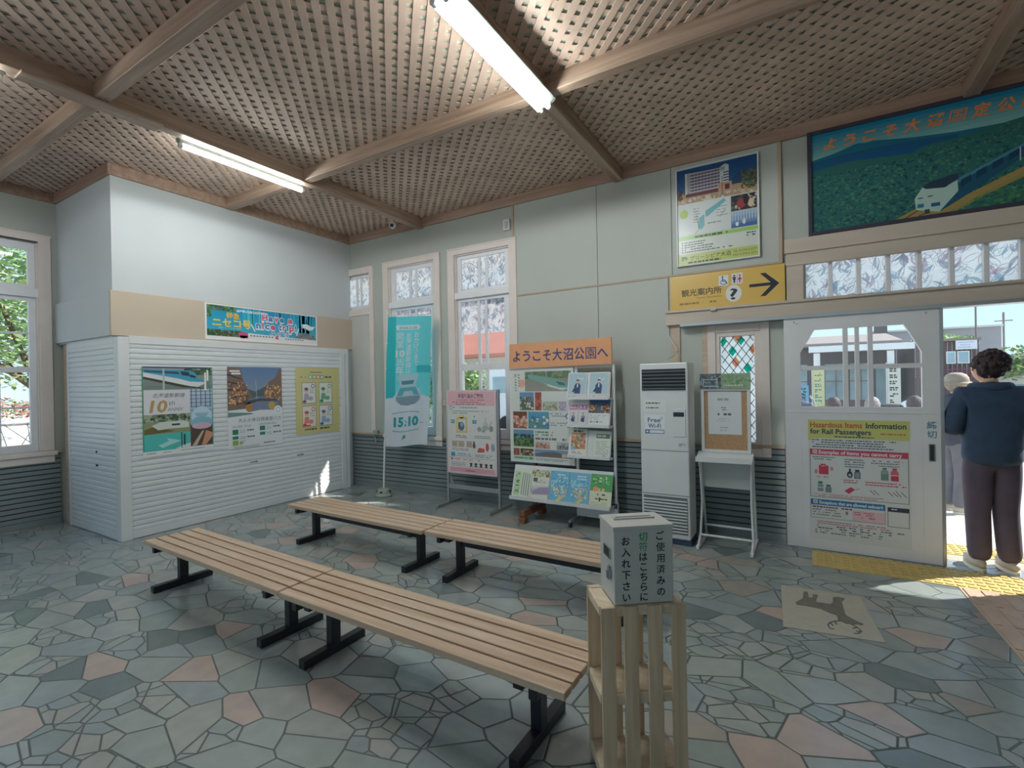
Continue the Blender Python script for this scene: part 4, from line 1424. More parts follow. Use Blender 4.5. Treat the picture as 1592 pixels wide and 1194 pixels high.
for x in (34, 41, 48.5, 56, 63):
    a.ell(x + 2, 89, 1.3, 1.3, S(80, 64, 72), 4); a.line(x, 93, x + 4, 88.4, 1.1, S(96, 60, 72), 3); a.line(x + 4, 93, x, 88.4, 1.1, S(96, 60, 72), 3); a.rect(x + 1, 90, 2, 2.4, S(90, 80, 90), 3)
a.rect(4, 94.3, 66, 5.5, S(220, 160, 172), 2)
a.lines(28, 97.2, 16, 1, 2, 1, S(120, 80, 90), 4)
bm = MB(); bm.box(1.968, -.318, .40, 2.703, -.306, 1.42)
bd_ = bm.build('board', M['alu'], t, bevel=.002)
a.build('notice_sheet', (1.968, -.3185, 1.42), X, -Z, -Y, parent=t)

# ================================================================== ROUTE POSTER BOARD, BROCHURE RACK AND WELCOME SIGN
t = thing('poster_board', 'white framed train photo collage on a brown wooden stand', 'display board', (3.19, -.33, 0))
bm = MB(); bm.box(2.905, -.345, .605, 3.70, -.315, 1.655); bm.build('frame', M['steelwhite'], t, bevel=.004)
a = Art(.76, 1.00, 76, 100, S(214, 218, 214))
a.grad(18, 1, 56, 22, S(132, 142, 130), S(150, 152, 142), 5, 1)
a.mottle(18, 1, 56, 8, [S(110, 132, 100), S(132, 148, 116), S(96, 120, 96)], 80, 6, 1.5)
a.poly([(22, 4), (50, 8), (66, 13), (72, 19), (60, 20), (42, 15), (22, 8)], S(126, 168, 160), 3)
a.poly([(42, 14), (60, 19), (72, 19.5), (64, 22), (48, 18)], S(206, 214, 210), 3.4); a.poly([(56, 12), (66, 14), (68, 17), (60, 16)], S(60, 120, 130), 3.6)
a.rect(44, 1, 1.6, 22, S(150, 158, 150), 4)
a.vtext('旅', 6, 3, 4.4, S(110, 120, 110), 3); a.lines(5, 9, 2.5, 5, 3, 1.6, S(120, 130, 120)); a.lines(9.5, 4, 2, 5, 3, 1.6, S(120, 130, 120))
a.ell(14, 14, 4, 4.6, S(230, 170, 156), 3)
def photo(x, y, w_, h, sky, lo, cols, n=40, sz=3):
    a.rect(x, y, w_, h * .5, sky, 2); a.rect(x, y + h * .5, w_, h * .5, lo, 2)
    a.mottle(x, y + h * .25, w_, h * .7, cols, n, sz, 3)
photo(11, 24, 18, 20, S(110, 150, 180), S(96, 120, 96), [S(226, 220, 210), S(120, 100, 90), S(80, 110, 80)], 40, 4)
photo(30.5, 24, 8, 20, S(160, 84, 78), S(170, 90, 80), [S(140, 70, 70), S(190, 110, 100)], 20, 4)
photo(40, 34, 18, 10, S(180, 190, 170), S(160, 172, 150), [S(190, 196, 180), S(140, 150, 120)], 20, 4)
photo(59, 34, 9, 10, S(180, 170, 190), S(170, 160, 180), [S(200, 190, 206)], 10, 3)
photo(2, 45.5, 18, 19, S(120, 74, 60), S(150, 90, 70), [S(216, 170, 150), S(190, 120, 100), S(226, 190, 176)], 40, 5)
photo(21.5, 45.5, 26, 19, S(90, 160, 190), S(100, 150, 170), [S(220, 226, 226), S(120, 150, 130), S(70, 130, 160)], 40, 4)
a.lines(49, 47, 20, 2, 2.4, 1, S(120, 110, 140)); a.ring(70, 50, 3, 1, S(110, 90, 140), 3); a.ring(70, 59, 3, 1, S(90, 90, 110), 3); a.lines(49, 57, 18, 2, 2.4, 1, S(130, 120, 150))
photo(2, 66, 26, 19, S(110, 150, 190), S(110, 140, 80), [S(60, 90, 60), S(90, 120, 80), S(50, 76, 56)], 46, 5)
a.lines(30, 67, 24, 2, 3, 1.8, S(110, 150, 120)); a.lines(30, 74, 44, 1, 3, 2.4, S(120, 124, 116))
photo(30, 78, 18, 8, S(200, 190, 180), S(190, 160, 150), [S(190, 110, 100), S(210, 150, 130), S(140, 120, 100)], 26, 3)
photo(56, 78, 18, 8, S(180, 186, 190), S(120, 120, 120), [S(90, 96, 100), S(160, 160, 160)], 26, 3)

photo(2, 87, 7.5, 8, S(150, 90, 76), S(170, 90, 76), [S(190, 110, 90), S(120, 70, 60)], 12, 3)
photo(10.5, 87, 17, 8, S(90, 76, 60), S(120, 100, 80), [S(230, 222, 190), S(60, 50, 44), S(160, 140, 110)], 24, 3)
a.grad(29, 87, 46, 5, S(120, 150, 180), S(150, 160, 172), 4, 2)
a.poly([(29, 92), (40, 89.6), (52, 88.6), (62, 90.4), (75, 92), (75, 95), (29, 95)], S(104, 116, 134), 3)
a.poly([(40, 92), (58, 90.6), (68, 90.6), (68, 95), (40, 95)], S(120, 110, 104), 4); a.rect(62, 90.8, 5, 3.6, S(214, 200, 160), 5)
a.rect(2, 96, 26, 3, S(150, 196, 160), 3); a.ell(24, 97.5, 1.6, 1.4, S(50, 150, 90), 4); a.lines(4, 97, 16, 1, 2, 1, S(60, 130, 90), 4)
a.lines(30, 97, 40, 2, 1.4, .8, S(140, 146, 140))
a.build('collage_poster', (2.93, -.3455, 1.63), X, -Z, -Y, parent=t)
bm = MB(); bm.box(3.165, -.315, .14, 3.215, -.275, 1.60); bm.build('post', M['brownwood'], t, bevel=.004)
bm = MB(); bm.box(3.16, -.60, .06, 3.22, -.10, .13); bm.build('foot_beam', M['brownwood'], t, bevel=.005)
for y in (-.57, -.14):
    bm = MB(); bm.box(3.15, y - .045, .0, 3.23, y + .035, .058); bm.build('foot_block', M['brownwood'], t, bevel=.006)

t = thing('brochure_rack', 'white wheeled rack with tilted brochure trays right of the collage', 'rack', (3.92, -.3, 0))
for x in (3.725, 4.135):
    bm = MB(); bm.box(x - .014, -.335, .10, x + .014, -.305, 1.67); bm.build('upright', M['steelwhite'], t, bevel=.003)
bm = MB(); bm.box(3.72, -.332, 1.64, 4.135, -.308, 1.668); bm.build('top_rail', M['steelwhite'], t, bevel=.003)
TR = [(1.325, 1.60), (1.04, 1.325), (.72, 1.00)]
for i, (zb, zt) in enumerate(TR):
    bm = MB()
    bm.prism([(0, 0), (.006, 0), (.066, zt - zb - .01), (.060, zt - zb - .01)], (3.655, -.424, zb), Y, Z, X * .465)
    bm.box(3.655, -.452, zb - .012, 4.12, -.40, zb + .002)
    bm.box(3.655, -.455, zb - .012, 4.12, -.450, zb + .022)
    bm.box(3.712, -.40, zb - .012, 3.74, -.33, zb + .004); bm.box(4.10, -.40, zb - .012, 4.13, -.33, zb + .004)
    bm.build('tray', M['steelwhite'], t, bevel=.001)
bm = MB()
bm.prism([(0, 0), (.006, 0), (.116, .345), (.110, .345)], (2.985, -.484, .235), Y, Z, X * 1.15)
bm.box(2.985, -.520, .222, 4.135, -.46, .237); bm.box(2.985, -.524, .222, 4.135, -.518, .262)
bm.box(3.712, -.46, .222, 3.74, -.33, .24); bm.box(4.10, -.46, .222, 4.135, -.33, .24)
bm.build('bottom_tray', M['steelwhite'], t, bevel=.001)
bm = MB(); bm.box(3.712, -.345, .085, 4.155, -.30, .255); bm.cur = 1; bm.box(3.712, -.3465, .205, 4.155, -.345, .255)
bm.build('base_panel', [M['steelwhite'], M['navy']], t, bevel=.002)
for x in (3.71, 4.14):
    bm = MB(); bm.bar((x, -.53, .065), (x, -.06, .065), .026, .026)
    bm.build('foot', M['alu'], t, bevel=.003)
    for y in (-.51, -.09):
        bm = MB(); bm.cyl((x - .011, y, .027), (x + .011, y, .027), .026, n=14); bm.box(x - .008, y - .012, .03, x + .008, y + .012, .056)
        bm.build('caster', M['rubber'], t)

def brochure(art, x, w_, zb, h, y0, slope, label, group=None):
    """a brochure leaning on a tray; y0 = foot of the tray back"""
    L_ = math.hypot(1, slope)
    v = Vector((0, -slope / L_, -1 / L_))
    n = Vector((0, -1 / L_, slope / L_))
    top = Vector((x, y0, zb)) - v * h + n * .005
    o = art.build('brochure', top, X, v, n, dz=.0003, loc=(x + w_ / 2, y0, zb))
    me = o.data     # pages behind the cover
    base = len(me.vertices)
    return tag(o, label, 'brochure', group)

def cap_person(a, x, y, w_, h, sky):
    a.rect(x, y, w_, h, sky, 1); a.rect(x, y + h * .86, w_, h * .14, S(206, 206, 200), 1.5)
    cx = x + w_ * .52
    a.ell(cx, y + h * .36, w_ * .07, h * .06, S(214, 180, 160), 3)
    a.poly([(cx - w_ * .1, y + h * .32), (cx - w_ * .08, y + h * .27), (cx + w_ * .08, y + h * .27), (cx + w_ * .1, y + h * .32)], S(36, 40, 56), 3.5)
    a.poly([(cx - w_ * .16, y + h * .86), (cx - w_ * .18, y + h * .52), (cx - w_ * .08, y + h * .42), (cx + w_ * .08, y + h * .42), (cx + w_ * .18, y + h * .52), (cx + w_ * .16, y + h * .86)], S(46, 74, 116), 2.5)
    a.poly([(cx - w_ * .16, y + h * .6), (cx - w_ * .3, y + h * .78), (cx - w_ * .2, y + h * .8), (cx - w_ * .1, y + h * .66)], S(50, 50, 60), 2.6)
    a.rect(cx - w_ * .03, y + h * .44, w_ * .06, h * .16, S(226, 228, 230), 3)

y0, sl_ = -.426, .22
for i, x in enumerate((3.66, 3.893)):
    a = Art(.212, .268, 21.2, 26.8, S(222, 226, 228)); cap_person(a, .8, .8, 19.6, 25, S(170, 196, 208)); a.lines(1.5, 24.6, 8, 1, 1, .8, S(120, 126, 130))
    a.lines(9, 6, 9, 2, 1.4, .8, S(226, 232, 236), 3)
    brochure(a, x, .212, 1.33, .268, y0, sl_, ('left' if i == 0 else 'right') + ' one of two pale brochures showing a capped person in navy, top tray', 'capped person brochures')
for i, x in enumerate((3.665, 3.775)):
    a = Art(.104, .235, 10.4, 23.5, S(222, 224, 226)); cap_person(a, .5, 6, 9.4, 16, S(206, 200, 206)); a.rect(.5, 2, 9.4, 5, S(186, 120, 160), 2); a.lines(1.5, 3, 7, 2, 1.6, .9, WHITE, 3)
    brochure(a, x, .104, 1.045, .235, y0, sl_, ('left' if i == 0 else 'right') + ' one of two narrow pink-headed leaflets, middle tray', 'narrow leaflets on the middle tray')
a = Art(.225, .272, 22.5, 27.2, S(220, 222, 222))
a.grad(0, 0, 22.5, 14, S(52, 92, 140), S(80, 96, 120), 4, 1); a.mottle(0, 3, 9, 11, [S(120, 84, 60), S(206, 160, 110), S(70, 56, 56)], 60, 2.4, 2); a.mottle(13, 4, 9.5, 10, [S(150, 100, 70), S(216, 170, 120), S(70, 56, 56)], 60, 2.4, 2)
a.lines(2, 16, 18, 3, 2, .8, S(150, 154, 154)); a.ell(3, 23, .9, .9, S(60, 110, 90), 2); a.ell(10, 23, .9, .9, S(60, 110, 90), 2); a.lines(4.5, 22.6, 5, 1, 1, .7, S(120, 120, 120)); a.lines(12, 22.6, 6, 1, 1, .7, S(120, 120, 120))
brochure(a, 3.888, .225, 1.045, .272, y0, sl_, 'brochure with a dusk street photo on the middle tray', None)
a = Art(.20, .285, 20, 28.5, S(222, 222, 214))
a.lines(4, 1.5, 12, 1, 2, 1.8, S(80, 84, 80)); a.rect(2, 4, 16, 17, S(196, 160, 110), 1); a.mottle(2, 4, 16, 17, [S(222, 140, 90), S(226, 196, 130), S(150, 110, 70), S(110, 150, 90), S(206, 90, 70), S(170, 150, 190)], 110, 3.4, 2); a.rect(2, 18, 5, 4, S(130, 180, 216), 4); a.lines(3, 23.5, 12, 2, 1.6, .8, S(150, 130, 120))
brochure(a, 3.665, .20, .725, .285, y0, sl_, 'colourful food guide brochure on the lowest upright tray')
a = Art(.235, .27, 23.5, 27, S(216, 220, 214))
a.rect(8, 3, 14.5, 4.5, S(96, 130, 104), 1); a.lines(9, 4, 12, 1, 2, 2, S(190, 206, 190), 2); a.lines(8, 10, 14, 8, 1.8, .8, S(160, 180, 140), 2); a.lines(16, 24.5, 5, 1, 1, .8, S(110, 110, 110)); a.rect(0, 0, 6.5, 27, S(206, 212, 208), 1.5)
brochure(a, 3.88, .235, .725, .27, y0, sl_, 'pale green lined leaflet beside the food guide')
y0, sl_ = -.486, .319
a = Art(.215, .315, 21.5, 31.5, S(216, 224, 206))
a.rect(1, 3, 7.5, 26, S(186, 214, 176), 1)
vs_, fs = glyphs('3.14', .02)
a._a([(7.2 - v[1] * 6.5, 27 - v[0] * 8.6) for v in vs_], fs, S(80, 140, 90), 3)   # printed sideways
a.lines(2, 5, 5, 2, 2, 1.6, S(96, 150, 100), 3)
for i in range(4): a.rect(10.5 + i * 2.7, 4 + i * .4, 1, 24, S(120, 130, 120), 2)
brochure(a, 3.0, .215, .24, .315, y0, sl_, 'leaflet with a sideways green date, far left of the bottom tray')
a = Art(.215, .32, 21.5, 32, S(214, 216, 206))
a.mottle(0, 0, 21.5, 8, [S(150, 160, 90), S(190, 190, 150), S(110, 110, 90), S(206, 206, 180)], 90, 3, 1); a.rect(2, 9, 5, 4, S(84, 100, 70), 2); a.grad(0, 17, 21.5, 8, S(206, 206, 206), S(176, 170, 190), 4, 1); a.poly([(2, 24), (10, 19), (21, 18), (21, 26), (2, 27)], S(160, 146, 176), 2); a.lines(4, 11, 14, 2, 2, 1, S(150, 150, 130), 2)
brochure(a, 3.222, .215, .24, .32, y0, sl_, 'leaflet with a pale train below yellow lettering, second on the bottom tray')
for i, x in enumerate((3.445, 3.672)):
    a = Art(.222, .322, 22.2, 32.2, S(110, 182, 214))
    a.lines(8, 3, 12, 2, 2.8, 1.6, S(206, 226, 232), 2); a.mottle(1, 8, 20, 8, [S(140, 200, 224), S(90, 160, 200), S(170, 214, 226)], 50, 3, 1); a.mottle(2, 15, 18, 12, [S(206, 226, 230), S(150, 200, 170), S(120, 160, 200), S(214, 180, 190), S(226, 206, 130)], 80, 3, 2); a.poly([(8, 31), (13, 26), (17, 27), (12, 31.5)], S(230, 200, 110), 4)
    brochure(a, x, .222, .24, .322, y0, sl_, ('left' if i == 0 else 'right') + ' one of two sky blue brochures on the bottom tray', 'sky blue brochures')
a = Art(.23, .325, 23, 32.5, S(214, 216, 190))
a.rect(0, 0, 23, 17, S(84, 164, 96), 1); a.mottle(2, 2, 18, 8, [S(120, 190, 120), S(60, 140, 80), S(160, 206, 140)], 40, 3, 2); a.lines(9, 3, 10, 2, 3, 2, S(200, 226, 200), 3); a.lines(3, 14, 14, 1, 3, 3, S(230, 190, 150), 4); a.ell(6, 15, 3, 2.4, S(230, 160, 110), 4.5); a.lines(3, 19.5, 16, 1, 2, 1.6, S(80, 90, 110), 3); a.rect(10, 23, 1.6, 4, S(80, 60, 50), 3); a.lines(6, 24, 13, 1, 2, 1.3, S(90, 80, 70), 3); a.lines(2, 28, 18, 2, 1.6, .8, S(180, 190, 130), 3)
brochure(a, 3.905, .23, .24, .325, y0, sl_, 'green topped brochure, far right of the bottom tray')

t = thing('welcome_sign', 'orange hand-lettered welcome board above the poster stand', 'sign', (3.53, -.36, 1.66))
bm = MB(); bm.prism([(2.92, 1.66), (4.135, 1.672), (4.13, 1.943), (2.93, 1.935)], (0, -.37, 0), X, Z, Y * .018); bm.build('board', pm('orange_board', S(220, 160, 118), .7, var=.05), t)
a = Art(1.2, .27, 120, 27)
for i, ch in enumerate('ようこそ大沼公園へ'):
    a.text(ch, 3 + i * 12.75 + (1.5 if i < 4 else 0), 19.5, 13.6, S(74, 72, 120), 1, 11.6 if i > 3 else 9.6, .022)
a.build('lettering', (2.93, -.3705, 1.937), X, -Z, -Y, parent=t)

# ================================================================== AIR CONDITIONER
t = thing('air_conditioner', 'tall white floor-standing air conditioner with a free wireless sticker', 'air conditioner', (4.68, -.42, 0))
bm = MB(); bm.box(4.465, -.55, .05, 4.90, -.27, 1.655); bm.build('cabinet', M['steelwhite'], t, bevel=.012)
bm = MB(); bm.box(4.475, -.54, .0, 4.905, -.28, .052); bm.build('plinth', M['navy'], t)
bm = MB()
bm.box(4.485, -.5515, 1.405, 4.878, -.545, 1.60); bm.cur = 1
for i in range(6): 
    z = 1.415 + i * .031
    bm.prism([(0, 0), (.018, .006), (.018, .012), (0, .006)], (4.487, -.566, z), Y, Z, X * .389)
bm.build('air_outlet', [M['dark'], pm('grey_vane', S(96, 104, 112), .4)], t)
bm = MB(); bm.box(4.485, -.552, .10, 4.878, -.548, .43); bm.cur = 1
for i in range(11): bm.prism([(0, 0), (.012, -.006), (.012, .008), (0, .014)], (4.487, -.563, .115 + i * .028), Y, Z, X * .389)
bm.build('intake_grille', [pm('grille_shadow', S(110, 114, 108), .6), M['steelwhite']], t)
sg = pm('seam_grey', S(150, 152, 148), .5)
for z in (.85, .448):
    bm = MB(); bm.box(4.47, -.553, z, 4.895, -.549, z + .006); bm.build('panel_seam', sg, t)
bm = MB(); bm.box(4.765, -.556, .985, 4.872, -.549, 1.235); bm.cur = 1; bm.box(4.768, -.558, 1.165, 4.862, -.555, 1.205); bm.cur = 0; bm.cyl((4.79, -.560, 1.08), (4.79, -.55, 1.08), .009)
bm.build('control_panel', [M['whiteplastic'], M['dark']], t, bevel=.001)
a = Art(.20, .115, 20, 11.5, S(228, 228, 226)); a.lines(2, 2.6, 16, 1, 2, 1.4, S(110, 112, 112)); a.lines(2, 7, 15, 1, 2, 1.3, S(120, 120, 120))
a.build('paper_notice', (4.50, -.5515, 1.32), X, -Z, -Y, parent=t)
a = Art(.185, .18, 18.5, 18, S(230, 234, 238))
a.text('Free', 3, 7, 6, S(52, 92, 128), 2, 11.5, .015); a.text('Wi-Fi', 3.2, 12.2, 5.6, S(52, 92, 128), 2, 11.8, .015)
a.rect(.4, 13.8, 17.6, 3.8, S(60, 110, 160), 1); a.rect(4.6, 14.4, 12.8, 2.6, S(222, 230, 236), 2); a.ell(2.5, 15.7, 1.1, .9, WHITE, 2)
for i in range(3): a.line(15 - i * .6, 1.6 + i, 17 - i * .6, 3.4 + i * 1, .5, S(110, 170, 200), 2)
a.build('wireless_sticker', (4.505, -.5515, 1.18), X, -Z, -Y, parent=t)
a = Art(.2, .04, 20, 4); a.lines(2, 1, 6, 2, 1.5, .8, S(120, 120, 118)); a.build('maker_plate', (4.79, -.5515, .93), X, -Z, -Y, parent=t)
bm = MB(); bm.tube([(4.645, -.33, 1.652), (4.66, -.30, 1.70), (4.70, -.2, 1.73), (4.705, -.05, 1.80), (4.622, -.035, 1.95), (4.618, -.03, 2.25), (4.617, -.03, 2.54)], .006)
bm.build('power_cable', M['greybox'], t)

# ================================================================== WHITE NOTICE STAND WITH CORK BOARD
t = thing('writing_stand', 'white tubular stand with cork board, sloping ledge and curved legs', 'stand', (5.18, -.38, 0))
for x in (4.965, 5.395):
    bm = MB(); bm.tube([(x, -.56, .02), (x, -.44, .10), (x + (.012 if x < 5 else -.012), -.40, .40), (x + (.006 if x < 5 else -.006), -.44, .70), (x, -.48, .79)], .011, 10)
    bm.build('leg', M['steelwhite'], t)
    bm = MB(); bm.bar((x, -.60, .018), (x, -.12, .018), .028, .03); bm.tube([(x, -.14, .02), (x, -.33, .60), (x, -.35, .80)], .011, 10); bm.build('foot', M['steelwhite'], t, bevel=.003)
for y, z in ((-.46, .10), (-.24, .135)):
    bm = MB(); bm.cyl((4.965, y, z), (5.395, y, z), .011, n=10); bm.build('cross_bar', M['steelwhite'], t)
bm = MB(); bm.prism([(0, 0), (.17, .055), (.17, .075), (.004, .02), (0, .045)], (4.945, -.515, .765), Y, Z, X * .455); bm.build('ledge', M['steelwhite'], t, bevel=.003)
bm = MB(); bm.box(4.985, -.375, .52, 5.378, -.365, .775); bm.build('modesty_panel', pm('pale_grey_sheet', S(186, 190, 188), .5, var=.02), t)
bm = MB(); frame_rect(bm, back, 4.975, 5.385, .835, 1.42, .028, -.372, -.348); bm.box(4.98, -.35, .84, 5.38, -.345, 1.545); bm.build('board_frame', M['steelwhite'], t, bevel=.003)
bm = MB(); bm.box(5.0, -.36, .86, 5.36, -.3505, 1.40); bm.build('cork_board', M['cork'], t)
a = Art(.42, .135, 42, 13.5, S(110, 130, 110))
a.rect(0, 0, 18, 13.5, S(84, 96, 104), 1); a.mottle(0, 0, 18, 13.5, [S(60, 74, 84), S(150, 160, 160), S(110, 120, 116), S(96, 130, 150)], 60, 3, 2); a.box(3, 5, 12, 6.5, .6, S(206, 210, 210), 3)
a.rect(18, 0, 24, 13.5, S(150, 176, 146), 1); a.mottle(18, 0, 24, 13.5, [S(130, 166, 120), S(160, 186, 150), S(110, 150, 110)], 60, 3, 2); a.lines(20, 10, 18, 1, 2, 1.2, S(214, 222, 206), 4); a.ell(1.2, 7, .5, .5, WHITE, 4); a.ell(40, 5, .5, .5, WHITE, 4)
bm = MB(); bm.box(4.97, -.382, 1.412, 5.39, -.373, 1.547); bm.build('header_backing', M['steelwhite'], t)
a.build('header_photo', (4.97, -.3825, 1.547), X, -Z, -Y, parent=t)
a = Art(.277, .385, 27.7, 38.5, S(222, 226, 230))
a.lines(8, 6, 11, 1, 2, 2, S(150, 186, 160)); a.lines(11, 14, 5, 1, 2, .9, S(110, 114, 120)); a.lines(12, 16, 4, 1, 2, .9, S(110, 114, 120)); a.lines(8, 19.5, 13, 1, 2, 1.8, S(90, 96, 104), 2, .7); a.lines(7, 24, 14, 2, 2, .7, S(190, 194, 198)); a.lines(10, 32, 8, 2, 2.6, .7, S(150, 154, 160))
tag(a.build('notice_paper', (5.035, -.3615, 1.385), X, -Z, -Y, loc=(5.17, -.361, 1.19)), 'white sheet of paper pinned to the cork board', 'paper')

# ================================================================== SIGNS AND PICTURES ON THE FAR WALL
t = thing('direction_sign', 'yellow tourist information sign with a black arrow', 'sign', (5.15, -.03, 2.19))
bm = MB(); bm.box(4.645, -.05, 2.192, 5.655, -.015, 2.532); bm.build('panel', pm('sign_edge', S(150, 130, 70), .5), t, bevel=.003)
a = Art(1.01, .34, 101, 34, S(224, 186, 98))
NV = S(44, 50, 66)
a.text('観光案内所', 11, 20.5, 7.4, S(52, 46, 44), 2, 37, .012)
a.text('Tourist Information', 25, 24.4, 2.7, S(120, 100, 60), 2, 23)
a.lines(9, 27.5, 39, 1, 2, 1.6, S(150, 122, 62), 2, .8)
a.ell(58.5, 22.5, 7, 8, S(226, 228, 224), 2, 30); a.text('?', 55.2, 28, 14.5, NV, 3, 6.8, .018)
a.rect(45.5, 4.4, 8.6, 10, S(222, 226, 228), 2); a.rect(57, 3.8, 9.4, 10, S(222, 226, 228), 2)
a.ring(49.8, 11, 2.6, .6, S(60, 100, 140), 3); a.line(49, 6.6, 49.4, 10.4, .9, S(60, 100, 140), 3); a.line(49.4, 10, 52, 10.4, .8, S(60, 100, 140), 3); a.line(52, 10.4, 53, 13, .8, S(60, 100, 140), 3); a.ell(49, 5.8, .8, .8, S(60, 100, 140), 3)
a.ell(59.3, 6, .9, .9, NV, 3); a.poly([(57.7, 7.2), (60.9, 7.2), (60.2, 10.4), (58.4, 10.4)], NV, 3); a.rect(58.6, 10, 1.4, 2.8, NV, 3); a.rect(61.6, 4.4, .35, 9, S(90, 90, 100), 3)
a.ell(64, 6, .9, .9, S(206, 60, 96), 3); a.poly([(64, 6.6), (66, 10.2), (62, 10.2)], S(206, 60, 96), 3); a.rect(63.4, 10, 1.2, 2.8, S(206, 60, 96), 3)
a.rect(72, 15.8, 20, 2.8, NV, 2); a.poly([(81, 6.6), (85.4, 6.6), (96.5, 17.2), (85.4, 27.8), (81, 27.8), (91, 17.2)], NV, 2.4)
a.build('face', (4.645, -.0505, 2.532), X, -Z, -Y, parent=t, mat=M['gloss'])
bm = MB(); bm.box(5.03, -.1, 2.155, 5.08, -.05, 2.19); bm.build('bracket', M['lintel'], t)

t = thing('framed_poster', 'white framed hotel poster hung high beside the entrance', 'picture', (5.09, -.02, 2.63))
bm = MB(); frame_rect(bm, back, 4.715, 5.46, 2.625, 3.595, .014, -.045, -.012); bm.box(4.72, -.03, 2.63, 5.455, -.013, 3.59); bm.build('frame', M['steelwhite'], t, bevel=.003)
a = Art(.717, .942, 71.7, 94.2, S(196, 202, 200))
a.grad(0, 0, 71.7, 26, S(24, 76, 130), S(40, 96, 150), 6, 1)
a.poly([(47, 20), (58, 12), (66, 17), (71.7, 15), (71.7, 30), (47, 30)], S(40, 74, 110), 2)
a.poly([(0, 24), (7, 23), (71.7, 24), (71.7, 34), (0, 34)], S(176, 150, 120), 2.2)
a.poly([(12, 4.5), (40, 5.5), (40, 25), (12, 25)], S(190, 180, 176), 3)
for i in range(6): a.rect(12, 6.3 + i * 3, 28, 1.5, S(70, 76, 130), 3.5)
for i in range(9): a.rect(13 + i * 3, 5, .5, 19, S(180, 172, 180), 4)
a.rect(7.5, 4.2, 4.5, 21, S(206, 206, 200), 4); a.rect(9.6, 4.4, 2, 21, S(160, 166, 166), 4.4)
a.poly([(39.5, 5), (44, 2.5), (47.5, 4), (47.5, 20), (39.5, 20)], S(206, 214, 214), 4); a.rect(40, 5, 4, 3.4, S(150, 170, 180), 4.4)
for i in range(4): a.rect(42.6, 10 + i * 2.6, 5, 1.1, S(70, 84, 110), 4.6)
a.rect(8, 24.5, 32, 3.4, S(110, 64, 70), 4.6); a.rect(38, 20, 12, 8, S(196, 150, 130), 4.7); a.rect(44, 22, 4, 5, S(90, 60, 60), 4.9)
a.line(41.6, 14, 41.6, 32, .5, S(80, 70, 70), 5)
a.mottle(58, 12, 13.5, 18, [S(70, 84, 60), S(96, 110, 70), S(60, 70, 60), S(110, 104, 70)], 110, 3, 4)
a.mottle(0, 20, 7, 10, [S(60, 64, 60), S(120, 80, 60)], 24, 3, 3); a.mottle(0, 29, 71, 5, [S(190, 166, 140), S(160, 140, 120), S(206, 196, 180)], 80, 4, 4)
a.rect(0, 34, 48.4, 31, S(206, 212, 212), 5)
a.poly([(26, 44), (34, 40), (43, 35), (44.5, 38), (36, 44), (29, 49), (26, 50)], S(110, 176, 186), 6); a.poly([(20, 50), (25, 47), (25, 58), (22, 62), (19, 60)], S(110, 176, 186), 6)
a.ell(6, 44, 4, 4.4, S(170, 196, 90), 6); a.poly([(6, 38), (10, 43), (6, 49)], S(170, 196, 90), 6.2)
a.line(17, 44, 20, 60, .5, S(120, 130, 120), 6); a.line(39, 52, 44, 46, .5, S(120, 130, 120), 6); a.line(20, 61, 16, 65, .5, S(150, 120, 110), 6)
a.lines(15, 40, 6, 6, 2.6, .8, S(110, 120, 116), 6); a.lines(28, 56, 12, 1, 2, 1, S(110, 120, 116), 6); a.lines(36, 42, 10, 4, 2.8, .7, S(130, 140, 136), 6)
a.rect(49, 35, 22, 14.5, S(52, 50, 60), 6); a.mottle(49, 35, 22, 14.5, [S(96, 110, 90), S(190, 180, 160), S(70, 80, 70), S(44, 40, 50)], 40, 4, 6.2); a.ell(58, 43, 4, 4.6, S(150, 60, 66), 8); a.ell(62, 40, 2.4, 5, S(40, 36, 44), 8.3); a.ell(66, 44, 2.6, 4, S(214, 190, 160), 8)
a.grad(49, 50.5, 22, 15, S(150, 180, 206), S(70, 104, 160), 4, 6)
for i in range(9): a.rect(50 + i * 2.4, 50.5, .6, 9, S(190, 206, 216), 8)
a.ell(60, 60, 1.4, 3, S(216, 226, 232), 8); a.ell(54, 62, 1.4, 2, S(216, 226, 232), 8)
a.rect(0, 65.5, 71.7, 29, S(206, 212, 204), 5); a.rect(0, 66.2, 71.7, 3.4, S(150, 200, 100), 6); a.lines(16, 66.9, 36, 1, 2, 2, S(50, 70, 50), 7)
for i in range(5): a.ell(4, 72.5 + i * 2.3, .6, .6, S(50, 60, 60), 7); a.lines(6, 72 + i * 2.3, random.choice((24, 46, 36, 30)), 1, 2, 1.1, S(90, 96, 96), 7)
a.lines(62, 71, 8, 2, 2.4, 1.2, S(70, 80, 80), 7)
a.rect(0, 84, 71.7, 10.2, S(190, 200, 112), 6)
a.poly([(3, 86), (7, 86), (9, 88), (7.4, 90.6), (6.6, 88.6), (5, 88.6), (5, 90.6), (3, 90)], S(40, 120, 80), 7)
a.text('グリーンピア大沼', 11, 90, 4.6, S(30, 60, 44), 7, 37, .012); a.text('TEL 01374-5-2277', 50, 88.3, 2.9, S(60, 70, 50), 7, 20.4); a.text('FAX 01374-5-2321', 50, 91.8, 2.9, S(60, 70, 50), 7, 20.4)
a.lines(4, 91.6, 42, 1, 2, 1.7, S(60, 70, 50), 7)
a.build('print', (4.729, -.0305, 3.581), X, -Z, -Y, parent=t, mat=M['gloss'])

